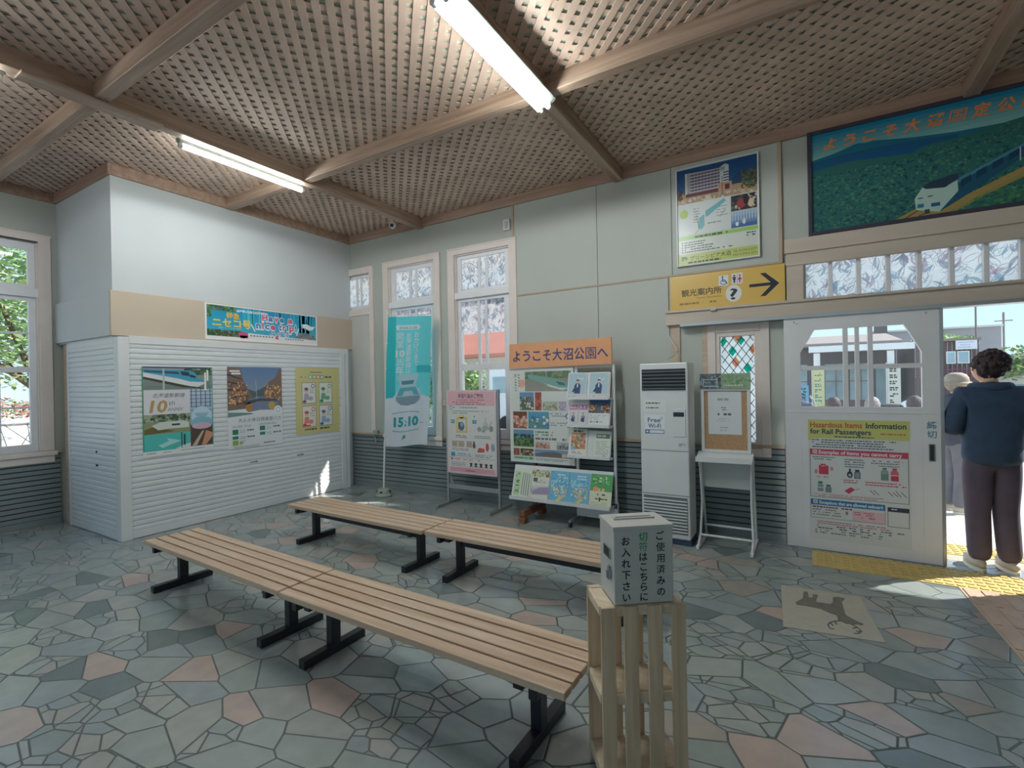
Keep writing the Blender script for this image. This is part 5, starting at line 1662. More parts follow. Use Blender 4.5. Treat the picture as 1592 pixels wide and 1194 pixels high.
t = thing('panorama_board', 'wide dark framed forest railway picture above the entrance', 'picture', (6.98, -.02, 2.74))
bm = MB(); frame_rect(bm, back, 5.842, 8.12, 2.738, 3.645, .032, -.065, -.012); bm.build('frame', pm('dark_navy_frame', S(60, 58, 74), .45, var=.08), t, bevel=.004)
a = Art(2.214, .843, 221.4, 84.3, S(40, 100, 92))
def mu(*p): return [(x - 3.2, y - 3.2) for x, y in p]      # measured from the outer corner of the frame
a.grad(0, 0, 221.4, 26, S(22, 132, 168), S(140, 196, 190), 8, .5)
a.poly(mu((3.2, 27), (3.2, 25.2), (20, 22.5), (34, 18.6), (37, 18.1), (41, 19.2), (47, 18.7), (60, 21), (74, 23.2), (99, 25.9), (137, 27), (224, 27), (224, 40), (3.2, 40)), S(24, 112, 138), 1.5)
a.poly(mu((3.2, 27), (20, 25.4), (50, 24.6), (76, 26), (100, 28), (100, 40), (3.2, 40)), S(26, 92, 130), 2)
a.poly(mu((3.2, 33), (28, 28), (60, 27), (80, 29), (100, 31), (100, 36), (3.2, 36)), S(20, 92, 140), 2.3)
a.poly(mu((3.2, 35), (16, 33), (27.7, 31.8), (50, 33.6), (72, 35.6), (76.6, 32.3), (86, 31), (100, 31), (112, 28), (124, 27), (138, 25), (160, 22), (224, 20), (224, 87.5), (3.2, 87.5)), S(46, 106, 102), 3)
GR = [S(38, 96, 96), S(60, 120, 110), S(32, 82, 90), S(74, 134, 114), S(46, 110, 110), S(84, 126, 100), S(28, 72, 80)]
a.mottle(0, 36, 70, 48, GR, 900, 3.0, 3.2, .7)
a.mottle(70, 34, 151, 50, GR, 1300, 3.2, 3.2, .7)
a.mottle(78, 29, 143, 8, GR, 260, 2.4, 3.2, .6)
a.mottle(120, 24, 100, 8, GR, 200, 2.4, 3.2, .6)
a.poly(mu((60, 87.5), (73, 81), (100, 78), (137, 61.5), (170, 47), (174, 50), (137, 69), (112, 80), (98, 87.5)), S(150, 138, 84), 4.5)
a.mottle(96, 72, 120, 12, [S(70, 130, 84), S(90, 146, 90), S(60, 116, 80)], 260, 3, 4.3, .6)
a.poly(mu((60, 87.5), (73, 81), (100, 78), (137, 61.5), (138, 65), (112, 78), (92, 87.5)), S(164, 142, 86), 5.3)
a.line(64, 84, 74, 78, .8, S(84, 70, 60), 5.6); a.line(72, 84, 82, 80, .8, S(84, 70, 60), 5.6)
a.poly(mu((88, 86), (90, 68), (99, 62), (130, 47), (150, 38), (150, 42), (135, 55.4), (100, 78.9)), S(30, 86, 112), 6)
a.poly(mu((98, 63), (130, 47.6), (150, 38), (150, 39.6), (131, 49.6), (99, 66)), S(72, 132, 150), 6.4)
for i in range(4): a.poly(mu((101 + i * 9, 64 - i * 4.4), (107 + i * 9, 61 - i * 4.4), (107 + i * 9, 66 - i * 4.6), (101 + i * 9, 69.5 - i * 4.6)), S(18, 62, 92), 6.6)
a.poly(mu((73, 73), (78, 64.6), (84, 66.5), (92, 67.5), (99, 62.6), (99.5, 72), (88, 86), (74, 82)), S(176, 206, 196), 7)
a.poly(mu((78, 64.4), (82, 61.5), (99, 58), (99.7, 63), (91, 67.6), (80, 66.4)), S(44, 64, 82), 7.4)
a.rect(71.5, 74.5, 4, 3, S(50, 120, 160), 8); a.rect(80, 75.2, 5.4, 2.8, S(40, 100, 140), 8); a.rect(76, 79.5, 3, 3.4, S(60, 74, 84), 8); a.rect(72, 69.5, 3, .8, S(60, 70, 70), 8); a.rect(78, 69, 3, .8, S(60, 70, 70), 8)
a.line(131, 44, 131, 54, .7, S(190, 200, 200), 8)
OR = S(232, 146, 92)
for i, ch in enumerate('ようこそ大沼国定公園'):
    a.text(ch, 8.4 + i * 13.72, 14.3, 10.6, OR, 9, 10.2 if i > 3 else 9, .035, .22)
a.build('print', (5.874, -.046, 3.613), X, -Z, -Y, parent=t, mat=M['gloss'])

# hazard poster and the notice on the door leaf
dy = -.1135
a = Art(.695, 1.035, 69.5, 103.5, S(218, 222, 222))
a.rect(0, 0, 69.5, 16, S(208, 208, 126), 1); a.poly([(0, 16), (3, 16), (3, 18), (0, 18)], S(208, 208, 126), 1)
a.text('Hazardous Items', 1.5, 6.6, 6.4, S(206, 96, 66), 3, 37, .025); a.text('Information', 41, 6.6, 6.4, S(60, 76, 92), 3, 26.5, .025)
a.text('for Rail Passengers', 1.5, 12.2, 6.2, S(66, 80, 92), 3, 43, .025)
a.lines(46, 10.5, 22, 1, 2, 1.2, S(206, 130, 80), 3); a.lines(19, 13.9, 28, 1, 2, 1, S(90, 96, 96), 3)
a.lines(3, 17, 62, 4, 2, 1, S(110, 112, 130), 3, .9)
a.box(1, 26, 67.5, 41, .35, S(96, 80, 100), 3)
a.rect(1, 25.5, 67.5, 5, S(206, 76, 104), 3.3); a.box(3, 26.2, 3.4, 3.4, .5, WHITE, 4); a.line(3.6, 26.8, 6, 29.2, .5, WHITE, 4); a.line(6, 26.8, 3.6, 29.2, .5, WHITE, 4)
a.text('Examples of items you cannot carry', 7.5, 29.4, 4.2, S(238, 228, 232), 4, 57, .03)
RD = S(206, 70, 96)
a.lines(3, 32, 18, 2, 1.8, .8, S(130, 110, 130), 4); a.lines(26, 33, 16, 4, 2, .8, S(110, 110, 120), 4); a.lines(44, 33, 22, 2, 1.9, .8, S(150, 110, 130), 4); a.lines(47, 37, 18, 1, 2, .7, S(90, 120, 110), 4)
a.rect(7.5, 39.5, 7, 7.6, RD, 4); a.rect(8.6, 38.2, 4, 1.2, RD, 4); a.rect(9.4, 39.6, 2.6, .7, S(226, 200, 206), 5); a.ell(5.4, 45, 1.2, 2, S(226, 140, 150), 4); a.ell(16.8, 42, 1.1, 1.8, S(226, 140, 150), 4)
a.ell(29.5, 46, 2, 2.8, S(56, 66, 84), 4); a.ell(29.5, 46.4, .9, 1.2, S(200, 206, 206), 5); a.rect(29, 41, 1.2, 3, S(56, 66, 84), 4); a.rect(32.6, 43.6, 4.2, 5.4, S(150, 160, 166), 4); a.rect(33.2, 41.6, 3, 1.8, S(56, 66, 84), 4); a.box(32.6, 43.6, 4.2, 5.4, .5, S(56, 66, 84), 5)
a.rect(50.5, 42, 5, 7, S(120, 150, 142), 4); a.ell(53, 42, 2.5, 2, S(150, 170, 164), 4.4); a.rect(51.6, 38.6, 2.8, 1.4, S(110, 130, 126), 4); a.rect(57, 42, 5, 7, RD, 4); a.ell(59.5, 42, 2.5, 2, S(222, 110, 126), 4.4); a.rect(58, 38.6, 3, 1.4, S(180, 90, 100), 4); a.rect(57, 44, 5, .8, S(232, 206, 212), 5)
a.lines(6, 49, 10, 1, 2, .7, RD, 4); a.lines(25, 50.5, 12, 2, 1.8, .8, S(180, 90, 110), 4); a.lines(40, 51, 27, 2, 2, .9, S(206, 90, 110), 4, .9)
a.rect(6.4, 56, 4.2, 6, S(140, 160, 156), 4); a.rect(6.8, 53.4, 3.2, 2.2, S(60, 140, 110), 4); a.rect(12, 58, 4.4, 4.6, S(130, 146, 150), 4); a.rect(12.6, 55.8, 3.2, 2, S(80, 130, 120), 4); a.rect(6.4, 58.2, 4.2, .6, WHITE, 5)
a.poly([(25.5, 60), (30, 56.6), (33, 58.4), (28.6, 62.4)], RD, 4); a.line(33, 58.6, 36, 57.4, .5, S(150, 150, 160), 4)
for x in (43, 45.6, 55, 58, 60, 63.4): a.line(x, 57 + (x % 3), x + 3.4, 61.5, .5, S(96, 100, 110), 4)
a.lines(4, 64, 58, 2, 1.4, .6, S(190, 110, 130), 4)
a.rect(1, 69, 52, 4.6, S(40, 120, 176), 3.3); a.box(3, 69.6, 3.2, 3.2, .5, WHITE, 4); a.ring(4.6, 71.2, 1, .4, WHITE, 4)
a.text('Exceptions that are allowed onboard', 7.5, 72.7, 3.9, S(226, 236, 242), 4, 44, .03)
a.box(1, 73.6, 52, 11.5, .3, S(96, 110, 130), 3); a.lines(2.4, 75, 34, 1, 2, 1.1, S(110, 60, 80), 4); a.lines(2.4, 77.4, 22, 3, 2.2, .8, S(110, 116, 116), 4)
a.rect(31, 76, 21.4, 8.6, S(230, 190, 200), 3.5); a.lines(32, 77, 18, 2, 1.8, .8, S(206, 100, 120), 4); a.lines(34, 81, 16, 1, 2, 1, S(150, 110, 130), 4, .6); a.ell(27, 79, 1, 1.6, S(150, 140, 150), 4)
a.box(54.5, 70.5, 14, 16, .35, S(70, 74, 86), 3); a.rect(54.5, 70.5, 14, 3.6, S(60, 64, 84), 3.4); a.lines(57, 71.6, 9, 1, 2, .8, WHITE, 4)
a.lines(6, 87.5, 60, 2, 1.7, .8, S(196, 110, 130), 4); a.lines(4, 91, 62, 2, 2, 1, S(110, 112, 112), 4, .7); a.lines(4, 95, 60, 2, 2, 1, S(130, 130, 130), 4, .6)
tag(a.build('poster', (5.813, dy, 1.132), X, -Z, -Y, loc=(6.16, dy, .61)), 'yellow headed hazardous items poster on the white sliding door', 'poster')
a = Art(.075, .165, 7.5, 16.5); a.vtext('締切', 3.7, 1, 6.4, S(96, 140, 160), 1, 7.4, .01)
tag(a.build('door_lettering', (6.607, dy, 1.145), X, -Z, -Y, loc=(6.64, dy, 1.06)), 'faded blue characters on the right edge of the sliding door', 'lettering')

# small fittings on the far wall
bm = MB(); bm.box(2.665, -.03, 3.36, 2.755, 0, 3.49); bm.cur = 1; bm.box(2.69, -.032, 3.38, 2.735, -.029, 3.47)
tag(bm.build('wall_sensor', [M['whiteplastic'], M['alu']], loc=(2.71, -.015, 3.42), bevel=.003), 'small grey sensor box high on the wall above the tall window', 'sensor')
a = Art(.075, .085, 7.5, 8.5, S(216, 212, 190)); a.box(0, 0, 7.5, 8.5, .5, S(150, 140, 110), 1); a.ring(3.7, 4.2, 2.5, .5, S(120, 110, 90), 2); a.line(2, 2.5, 5.4, 6, .5, S(120, 110, 90), 3)
tag(a.build('pictogram_plate', (1.665, -.0295, 1.295), X, -Z, -Y, loc=(1.7, -.029, 1.25)), 'little cream pictogram plate on the wall between the tall windows', 'plate')
t = thing('wall_switch_box', 'grey box low on the wall left of the flag', 'box', (.42, -.03, .74))
bm = MB(); bm.box(.38, -.06, .78, .475, -.028, .845); bm.build('box', M['greenlid'], t, bevel=.004)
bm = MB(); bm.bar((.40, -.05, .78), (.45, -.05, .70), .012, .012); bm.bar((.45, -.05, .70), (.42, -.05, .68), .014, .014); bm.build('lever', M['alu'], t)
t = thing('security_camera', 'small white dome camera hanging from the ceiling corner', 'camera', (1.21, -.42, 3.52))
bm = MB(); bm.box(1.17, -.46, 3.735, 1.25, -.38, 3.757); bm.cyl((1.21, -.42, 3.62), (1.21, -.42, 3.74), .015); bm.build('mount', M['whiteplastic'], t)
bm = MB(); bm.ball((1.21, -.42, 3.585), .042); bm.build('housing', M['whiteplastic'], t)
bm = MB(); bm.ball((1.222, -.445, 3.577), .026); bm.build('lens', M['dark'], t)

# ================================================================== FLUORESCENT LAMPS
def lamp(x, y0, y1, z, label, twin):
    t = thing('fluorescent_lamp', label, 'lamp', (x, (y0 + y1) / 2, z), 'ceiling strip lamps')
    hw = .085 if twin else .035
    bm = MB()
    bm.prism([(-hw, 0), (-hw * .45, -.035), (hw * .45, -.035), (hw, 0), (hw, .006), (-hw, .006)], (x, y0, z + .06), X, Z, Y * (y1 - y0))
    bm.build('reflector', M['reflector'], t, bevel=.002)
    bm = MB(); bm.box(x - .03, y0 + .05, z + .06, x + .03, y1 - .05, 3.63 if twin else z + .085)
    if not twin: bm.box(x - .02, y0 + .1, z + .075, x + .09, y0 + .14, z + .09); bm.box(x - .02, y1 - .14, z + .075, x + .09, y1 - .1, z + .09)
    bm.build('housing', M['steelwhite'], t, bevel=.002)
    for dx in ((-.038, .038) if twin else (0,)):
        bm = MB(); bm.cyl((x + dx, y0 + .03, z), (x + dx, y1 - .03, z), .0165, n=16); bm.build('tube', M['tube'], t)
        for q in range(4):      # the light of the tube itself
            ld_ = bpy.data.lights.new('tube_light', 'SPOT'); ld_.energy = LAMP_WATTS; ld_.color = (0.95, 1.0, 1.0); ld_.spot_size = math.radians(180); ld_.spot_blend = .12; ld_.shadow_soft_size = .012
            lo = bpy.data.objects.new('tube_light', ld_); C.objects.link(lo); lo.parent = t; lo.matrix_parent_inverse = Matrix.Translation((-x, -(y0 + y1) / 2, -z))
            lo.location = (x + dx, y0 + (y1 - y0) * (q + .5) / 4, z - .032)
        for yy in (y0 + .018, y1 - .018):
            bm = MB(); bm.cyl((x + dx, yy - .014, z), (x + dx, yy + .014, z), .018, n=14); bm.box(x + dx - .014, yy - .012, z, x + dx + .014, yy + .012, z + .055); bm.build('lamp_holder', M['whiteplastic'], t)
    return t
lamp(1.235, -2.97, -1.75, 3.585, 'single strip lamp above the shuttered shop', False)
lamp(1.235, -5.23, -4.03, 3.585, 'single strip lamp just showing at the left edge', False)
lamp(4.165, -3.07, -1.82, 3.53, 'twin strip lamp overhead in the middle of the room', True)

# ================================================================== FLOOR INLAYS
t = thing('floor_mosaic', 'beige floor slab inlaid with a dark running deer', 'floor inlay', (5.89, -1.40, 0))
bm = MB(); bm.prism([(5.624, -1.085), (6.095, -1.05), (6.16, -1.684), (5.66, -1.753)], (0, 0, .0005), X, Y, Z * .0025); bm.build('slab', M['slab'], t)
deer = [(5.718, -1.357), (5.76, -1.266), (5.765, -1.141), (5.789, -1.134), (5.796, -1.232), (5.817, -1.221), (5.819, -1.162), (5.851, -1.159), (5.84, -1.236), (5.834, -1.286), (5.916, -1.276), (5.931, -1.241), (5.934, -1.156), (5.959, -1.129), (6.004, -1.132), (5.982, -1.205), (5.984, -1.252), (5.99, -1.401), (6.025, -1.477), (6.051, -1.496), (6.021, -1.531), (5.99, -1.508), (5.948, -1.519), (5.944, -1.439), (5.902, -1.42), (5.859, -1.386), (5.778, -1.383), (5.728, -1.392)]
bm = MB(); bm.prism(deer, (0, 0, .003), X, Y, Z * .0012)
bm.prism([(5.985, -1.40), (6.03, -1.455), (6.075, -1.492), (6.068, -1.512), (6.03, -1.515), (5.985, -1.535), (5.945, -1.50)], (0, 0, .0031), X, Y, Z * .0016)
for pth in ([(5.965, -1.505), (5.93, -1.53), (5.902, -1.565), (5.890, -1.61), (5.900, -1.65), (5.920, -1.645)], [(5.93, -1.53), (5.935, -1.575)], [(5.902, -1.565), (5.918, -1.60)],
            [(6.005, -1.525), (6.04, -1.555), (6.055, -1.60), (6.04, -1.635), (6.015, -1.65)], [(6.04, -1.555), (6.015, -1.585)], [(6.055, -1.60), (6.028, -1.612)]):
    for p, q in zip(pth, pth[1:]): bm.bar((*p, .0040), (*q, .0040), .009, .0012)
bm.build('deer_figure', M['inlay'], t)

bm = MB()
bm.box(5.825, -.545, 0, 8.5, -.165, .004)
for i in range(44):
    for j in range(6):
        x, y = 5.855 + i * .0605, -.525 + j * .0665
        bm.box(x, y, .004, x + .042, y + .03, .009)
tag(bm.build('tactile_paving', M['yellowtile'], loc=(6.6, -.355, 0), bevel=.0015), 'yellow tactile strip along the foot of the door', 'tactile paving')
bm = MB()
bm.prism([(6.70, -.548), (7.10, -.548), (7.15, -2.4), (6.775, -2.4)], (0, 0, 0), X, Y, Z * .004)
for i in range(4):
    for j in range(6):
        x, y = 6.735 + i * .095 + j * .012, -.565 - j * .30
        bm.bar((x, y, .0065), (x + .010, y - .27, .0065), .036, .006)
tag(bm.build('tactile_paving', M['pinktile'], loc=(6.93, -1.5, 0), bevel=.0015), 'tactile strip with a painted pinkish reflection, leading into the room from the doorway', 'tactile paving')

# ================================================================== OUTSIDE
bm = MB(); bm.box(-70, -40, -.14, 80, 90, -.06); structure(bm.build('ground', M['ground']))
bm = MB(); bm.box(2.5, .18, -.06, 22, 9.5, -.012); structure(bm.build('plaza', M['pavers']))
bm = MB(); bm.box(-2.2, WT, 3.30, 10.5, 1.48, 3.38); structure(bm.build('added_sun_eave', M['blwhite']))  # overhang added and sized to keep sun off the upper window panes
bm = MB()
bm.box(5.9, .30, -.012, 14, .62, -.006)
for i in range(130):
    for j in range(5): bm.box(5.93 + i * .062, .325 + j * .0605, -.006, 5.965 + i * .062, .36 + j * .0605, -.001)
tag(bm.build('tactile_paving', M['yellowtile'], loc=(10, .46, -.01)), 'yellow tactile strip outside the doorway', 'tactile paving')

# ------------------------------------------------------------------ people
def skinned(nodes, edges, root, sub=2):
    """one continuous surface grown round a skeleton: nodes = {name: (x, y, z, rx, ry)}"""
    ks = list(nodes)
    ks.remove(root); ks.insert(0, root)
    ix = {k: i for i, k in enumerate(ks)}
    me = bpy.data.meshes.new('sk')
    me.from_pydata([nodes[k][:3] for k in ks], [(ix[a], ix[b]) for a, b in edges], [])
    o = bpy.data.objects.new('sk', me)
    C.objects.link(o)
    md = o.modifiers.new('skin', 'SKIN')
    md.use_smooth_shade = True
    if not me.skin_vertices: me.attributes  # layer is made by the modifier
    lay = me.skin_vertices[0].data
    for i, k in enumerate(ks):
        lay[i].radius = (nodes[k][3], nodes[k][4])
    lay[0].use_root = True
    sd = o.modifiers.new('sub', 'SUBSURF'); sd.levels = sub; sd.render_levels = sub
    dg = bpy.context.evaluated_depsgraph_get()
    dg.update()
    m2 = bpy.data.meshes.new_from_object(o.evaluated_get(dg))
    bpy.data.objects.remove(o); bpy.data.meshes.remove(me)
    for p in m2.polygons: p.use_smooth = True
    return m2

def put(name, me, mt, xf, parent):
    me.transform(xf)
    me.name = name
    me.materials.clear(); me.materials.append(mt)
    me.update()
    return link(name, me, parent)

def hand_nodes(side, wrist, d):
    """palm and five bent fingers beyond the wrist; d = forward direction of the hand"""
    w_, d = Vector(wrist), Vector(d).normalized()
    sd = Vector((0, 0, 1)).cross(d).normalized() * side
    dn = Vector((0, 0, -1))
    N_, E_ = {}, []
    p = w_ + d * .045
    N_['palm%d' % side] = (*p, .030, .018)
    for i, (off, ln) in enumerate(((-.027, .062), (-.009, .074), (.009, .070), (.027, .055))):
        b = p + d * .035 + sd * off
        m_ = b + d * ln * .5 + dn * .008
        e = m_ + d * ln * .35 + dn * ln * .45
        for k, q in enumerate((b, m_, e)): N_['f%d%d%d' % (side, i, k)] = (*q, .0085 - .001 * k, .0085 - .001 * k)
        E_ += [('palm%d' % side, 'f%d%d0' % (side, i)), ('f%d%d0' % (side, i), 'f%d%d1' % (side, i)), ('f%d%d1' % (side, i), 'f%d%d2' % (side, i))]
    b = w_ + d * .03 - sd * .032
    e = b + d * .035 - sd * .02 + dn * .012
    N_['t%d0' % side] = (*b, .010, .010); N_['t%d1' % side] = (*e, .0085, .0085)
    E_ += [('palm%d' % side, 't%d0' % side), ('t%d0' % side, 't%d1' % side)]
    return N_, E_

def person(label, loc, rz, h, jacket, trousers, hair, seated=False, hat=None, mask=False, curly=False, wide=1.0, arm=0.10, headturn=0.0, group=None):
    t = thing('person', label, 'person', loc, group)
    s = h / 1.66
    xf = Matrix.Translation(loc) @ Matrix.Rotation(rz, 4, 'Z') @ Matrix.Scale(s, 4)
    dz = -.40 if seated else 0.0
    N_ = {'pel': (0, 0, .87 + dz, .115, .09), 'waist': (0, -.01, 1.02 + dz, .105, .08), 'chest': (0, -.015, 1.22 + dz, .125, .085), 'neckb': (0, -.01, 1.365 + dz, .058, .05),
          'neck': (0, .012, 1.425 + dz, .048, .048), 'head': (0, .035, 1.50 + dz, .075, .085), 'crown': (0, .03, 1.585 + dz, .066, .076)}
    E_ = [('pel', 'waist'), ('waist', 'chest'), ('chest', 'neckb'), ('neckb', 'neck'), ('neck', 'head'), ('head', 'crown')]
    J = {}
    for sd in (1, -1):
        k = 'RL'[sd < 0]
        sh, el = (.165 * wide * sd, -.02, 1.325 + dz), (.235 * wide * sd, -.03, 1.06 + dz)
        wr = ((.235 * wide - arm) * sd, .19, 1.04 + dz)
        hd = (-.35 * sd, 1, .1)
        N_.update({'sh' + k: (*sh, .052, .052), 'el' + k: (*el, .042, .042), 'wr' + k: (*wr, .028, .026)})
        E_ += [('chest', 'sh' + k), ('sh' + k, 'el' + k), ('el' + k, 'wr' + k)]
        hn, he = hand_nodes(sd, wr, hd)
        N_.update(hn); E_ += [('wr' + k, 'palm%d' % sd)] + he
        J[k] = (sh, el, wr)
        if seated:
            hp, kn, an, toe = (.085 * sd, .02, .83 + dz), (.10 * sd, .42, .47), (.10 * sd, .40, .09), (.11 * sd, .52, .04)
        else:
            hp, kn, an, toe = (.078 * sd, 0, .82), (.082 * sd, .015, .46), (.088 * sd, -.03, .085), (.105 * sd, .10, .04)
        N_.update({'hp' + k: (*hp, .085, .085), 'kn' + k: (*kn, .058, .058), 'an' + k: (*an, .04, .04), 'toe' + k: (*toe, .035, .026)})
        E_ += [('pel', 'hp' + k), ('hp' + k, 'kn' + k), ('kn' + k, 'an' + k), ('an' + k, 'toe' + k)]
        J['leg' + k] = (hp, kn, an, toe)
    put('body', skinned(N_, E_, 'pel'), M['skin'], xf, t)
    # jacket
    A = {'hem': (0, -.005, .775 + dz, .185 * wide, .15), 'hip': (0, -.005, .88 + dz, .182 * wide, .145), 'mid': (0, -.015, 1.02 + dz, .178 * wide, .135), 'ch': (0, -.02, 1.22 + dz, .178 * wide, .125), 'col': (0, -.012, 1.375 + dz, .085, .078), 'colt': (0, .0, 1.425 + dz, .066, .066)}
    B = [('hem', 'hip'), ('hip', 'mid'), ('mid', 'ch'), ('ch', 'col'), ('col', 'colt')]
    for k in 'RL':
        sh, el, wr = J[k]
        A.update({'s' + k: (*sh, .082, .082), 'e' + k: (*el, .070, .070), 'w' + k: (*wr, .045, .045)})
        B += [('ch', 's' + k), ('s' + k, 'e' + k), ('e' + k, 'w' + k)]
    put('jacket', skinned(A, B, 'ch'), jacket, xf, t)
    T = {'wst': (0, 0, 1.0 + dz, .13, .10), 'p': (0, 0, .90 + dz, .14, .112)}
    U = [('wst', 'p')]
    for k in 'RL':
        hp, kn, an, toe = J['leg' + k]
        T.update({'h' + k: (*hp, .098, .112), 'm' + k: (*[(a_ + b_) / 2 for a_, b_ in zip(hp, kn)], .092, .098), 'k' + k: (*kn, .078, .082), 'a' + k: (an[0], an[1], an[2] - .03, .068, .076)})
        U += [('p', 'h' + k), ('h' + k, 'm' + k), ('m' + k, 'k' + k), ('k' + k, 'a' + k)]
    put('trousers', skinned(T, U, 'p'), trousers, xf, t)
    for k in 'RL':
        hp, kn, an, toe = J['leg' + k]
        bm = MB(xf)
        c = ((an[0] + toe[0]) / 2, (an[1] + toe[1]) / 2)
        bm.ball((c[0], c[1], .052), (.052, .135, .05), 18, 10)
        bm.cur = 1
        bm.prism([(c[0] + .05 * math.cos(q) * (1 if True else 1), c[1] + .135 * math.sin(q)) for q in [2 * PI * i / 20 for i in range(20)]], (0, 0, 0), X, Y, Z * .026)
        bm.build('shoe', [M['shoe'], M['sole']], t)
    if curly:      # folded-down hood behind the neck
        bm = MB(xf)
        pts = [(.105 * math.cos(q), .005 + .085 * math.sin(q), 1.385 + dz + .03 * max(0, math.sin(q))) for q in [PI * .92 + PI * 1.16 * i / 14 for i in range(15)]]
        bm.tube(pts, [.018] + [.034] * 13 + [.018], 10)
        bm.build('hood', jacket, t)
    # head details
    hx = xf @ Matrix.Translation((0, .02, 1.48 + dz)) @ Matrix.Rotation(headturn, 4, 'Z')
    bm = MB(hx)
    bm.ball((0, .125, .035), (.014, .022, .018), 10, 6)
    for sd in (1, -1): bm.ball((.082 * sd, .01, .035), (.012, .02, .032), 10, 6)
    bm.ball((0, .02, .05), (.078, .10, .118), 20, 14)
    bm.cur = 1
    for sd in (1, -1): bm.ball((.03 * sd, .112, .06), (.011, .008, .007), 8, 6)
    bm.cur = 2
    bm.ball((0, .114, -.008), (.024, .008, .006), 8, 6)
    bm.build('face', [M['skin'], M['dark'], M['redpack']], t)
    bm = MB(hx)
    if curly:
        bm.ball((0, -.012, .072), (.098, .110, .108), 40, 28, .22, 6.0)
        for i in range(70):
            q, r_ = random.uniform(0, 2 * PI), random.uniform(-.4, 1)
            rr = math.sqrt(max(0, 1 - r_ * r_))
            bm.ball((.094 * rr * math.cos(q), -.02 + .104 * rr * math.sin(q) * (1 if math.sin(q) < 0 else .75), .074 + .10 * r_), random.uniform(.014, .024), 8, 6)
    else:
        bm.ball((0, -.012, .072), (.094, .108, .118), 28, 18, .06, 5.0)
    bm.build('hair', hair, t)
    if hat:
        bm = MB(hx)
        bm.lathe((0, .0, .085), [(.118, -.012), (.122, .0), (.112, .05), (.09, .085), (.045, .105), (.004, .108)], 28)
        bm.lathe((0, .01, .07), [(.12, .0), (.165, -.02), (.166, -.014), (.12, .012)], 28)
        bm.build('hat', hat, t)
    if mask:
        bm = MB(hx); bm.ball((0, .088, .0), (.066, .052, .052), 18, 12); bm.build('face_mask', M['mask'], t)
    return t

person('person with curly dark hair in navy jacket standing in the doorway, back to us', (7.005, -.03, .005), math.radians(8), 1.675, M['navy'], M['plumtrousers'], M['darkhair'], curly=True, wide=1.06, arm=.13, headturn=.35)
person('person in a hat, white mask and dark jacket outside, half behind the door edge', (7.205, 2.0, -.011), math.radians(-68), 1.52, M['slatejacket'], M['greytrousers'], M['greyhair'], hat=M['capcloth'], mask=True)

t = thing('long_bench', 'low wooden bench outside on which people sit with their backs to the station', 'bench', (6.6, 3.3, 0))
bm = MB(); bm.box(5.2, 3.12, .25, 8.0, 3.50, .275); bm.build('seat', M['tan'], t, bevel=.004)
for x in (5.4, 6.6, 7.8):
    bm = MB(); bm.box(x - .03, 3.15, -.012, x + .03, 3.47, .25); bm.build('leg', M['black'], t)
SG = 'people seated outside'
person('seated person with a bald pale crown seen through the door glass', (6.60, 3.28, -.011), math.radians(4), 1.60, M['greytrousers'], M['slatejacket'], M['greyhair'], seated=True, wide=.62, arm=.02, group=SG)
tb = person('seated person with dark hair and a pale blue backpack seen through the door glass', (7.06, 3.30, -.011), math.radians(-4), 1.62, M['redpack'], M['greytrousers'], M['darkhair'], seated=True, wide=.62, arm=.02, group=SG)
person('seated person in dark clothes at the left of the door glass', (6.15, 3.30, -.011), math.radians(4), 1.60, M['slatejacket'], M['greytrousers'], M['darkhair'], seated=True, wide=.62, arm=.02, group=SG)
t = thing('backpack', 'pale blue backpack worn by the seated person behind the door glass', 'backpack', (7.06, 3.04, .62))
bm = MB(); bm.ball((7.06, 3.065, .80), (.17, .095, .20), 22, 14, .05, 3); bm.build('bag_body', M['bluebag'], t)
bm = MB(); bm.ball((7.06, 3.0, .74), (.11, .05, .09), 16, 10); bm.build('front_pocket', M['bluebag'], t)
bm = MB()
for dx in (-.10, .10): bm.tube([(7.06 + dx, 3.10, .66), (7.06 + dx, 3.14, .78), (7.06 + dx, 3.20, .93), (7.06 + dx, 3.30, 1.0)], .014, 6)
bm.build('shoulder_strap', M['bluebag'], t)

# ------------------------------------------------------------------ buildings
def part(name, boxes, mt, parent, bevel=0):
    bm = MB()
    for bx in boxes: bm.box(*bx)
    return bm.build(name, mt, parent, bevel=bevel)

t = thing('shop_building', 'dark low shop with a long white canopy edge across the square', 'building', (7.3, 18, -.06))
part('wall', [(4.6, 17.6, -.06, 8.7, 23, 2.6)], M['bldark'], t)
bm = MB(); bm.prism([(16.0, 2.62), (16.0, 2.72), (20, 3.25), (24, 2.7)], (5.2, 0, 0), Y, Z, X * 3.5); bm.build('roof', M['blroof'], t)
part('canopy_fascia', [(5.95, 15.9, 2.40, 9.0, 16.1, 2.62)], M['blwhite'], t)
part('canopy_soffit', [(5.95, 16.1, 2.44, 9.0, 17.6, 2.50)], M['blroof'], t)
for x in (6.22, 8.37):
    part('pillar', [(x - .09, 16.05, -.06, x + .09, 16.25, 2.42)], M['blgrey'], t)
for x0, x1 in ((4.9, 5.9), (6.5, 7.2), (7.3, 8.0)):
    f = part('window', [(x0, 17.56, .6, x1, 17.62, 2.0)], M['blglass'], t)
    part('mullion', [((x0 + x1) / 2 - .02, 17.54, .6, (x0 + x1) / 2 + .02, 17.57, 2.0), (x0, 17.54, 1.3, x1, 17.57, 1.34)], M['blroof'], f)
part('door', [(8.1, 17.56, -.06, 8.65, 17.62, 1.95)], M['blglass'], t)
for k, (x, z0, z1, c) in enumerate(((6.20, 1.9, 2.36, M['blwhite']), (8.36, 1.85, 2.36, M['blwhite']))):
    o = part('hanging_sign', [(x - .1, 15.98, z0, x + .1, 16.03, z1)], c, t)
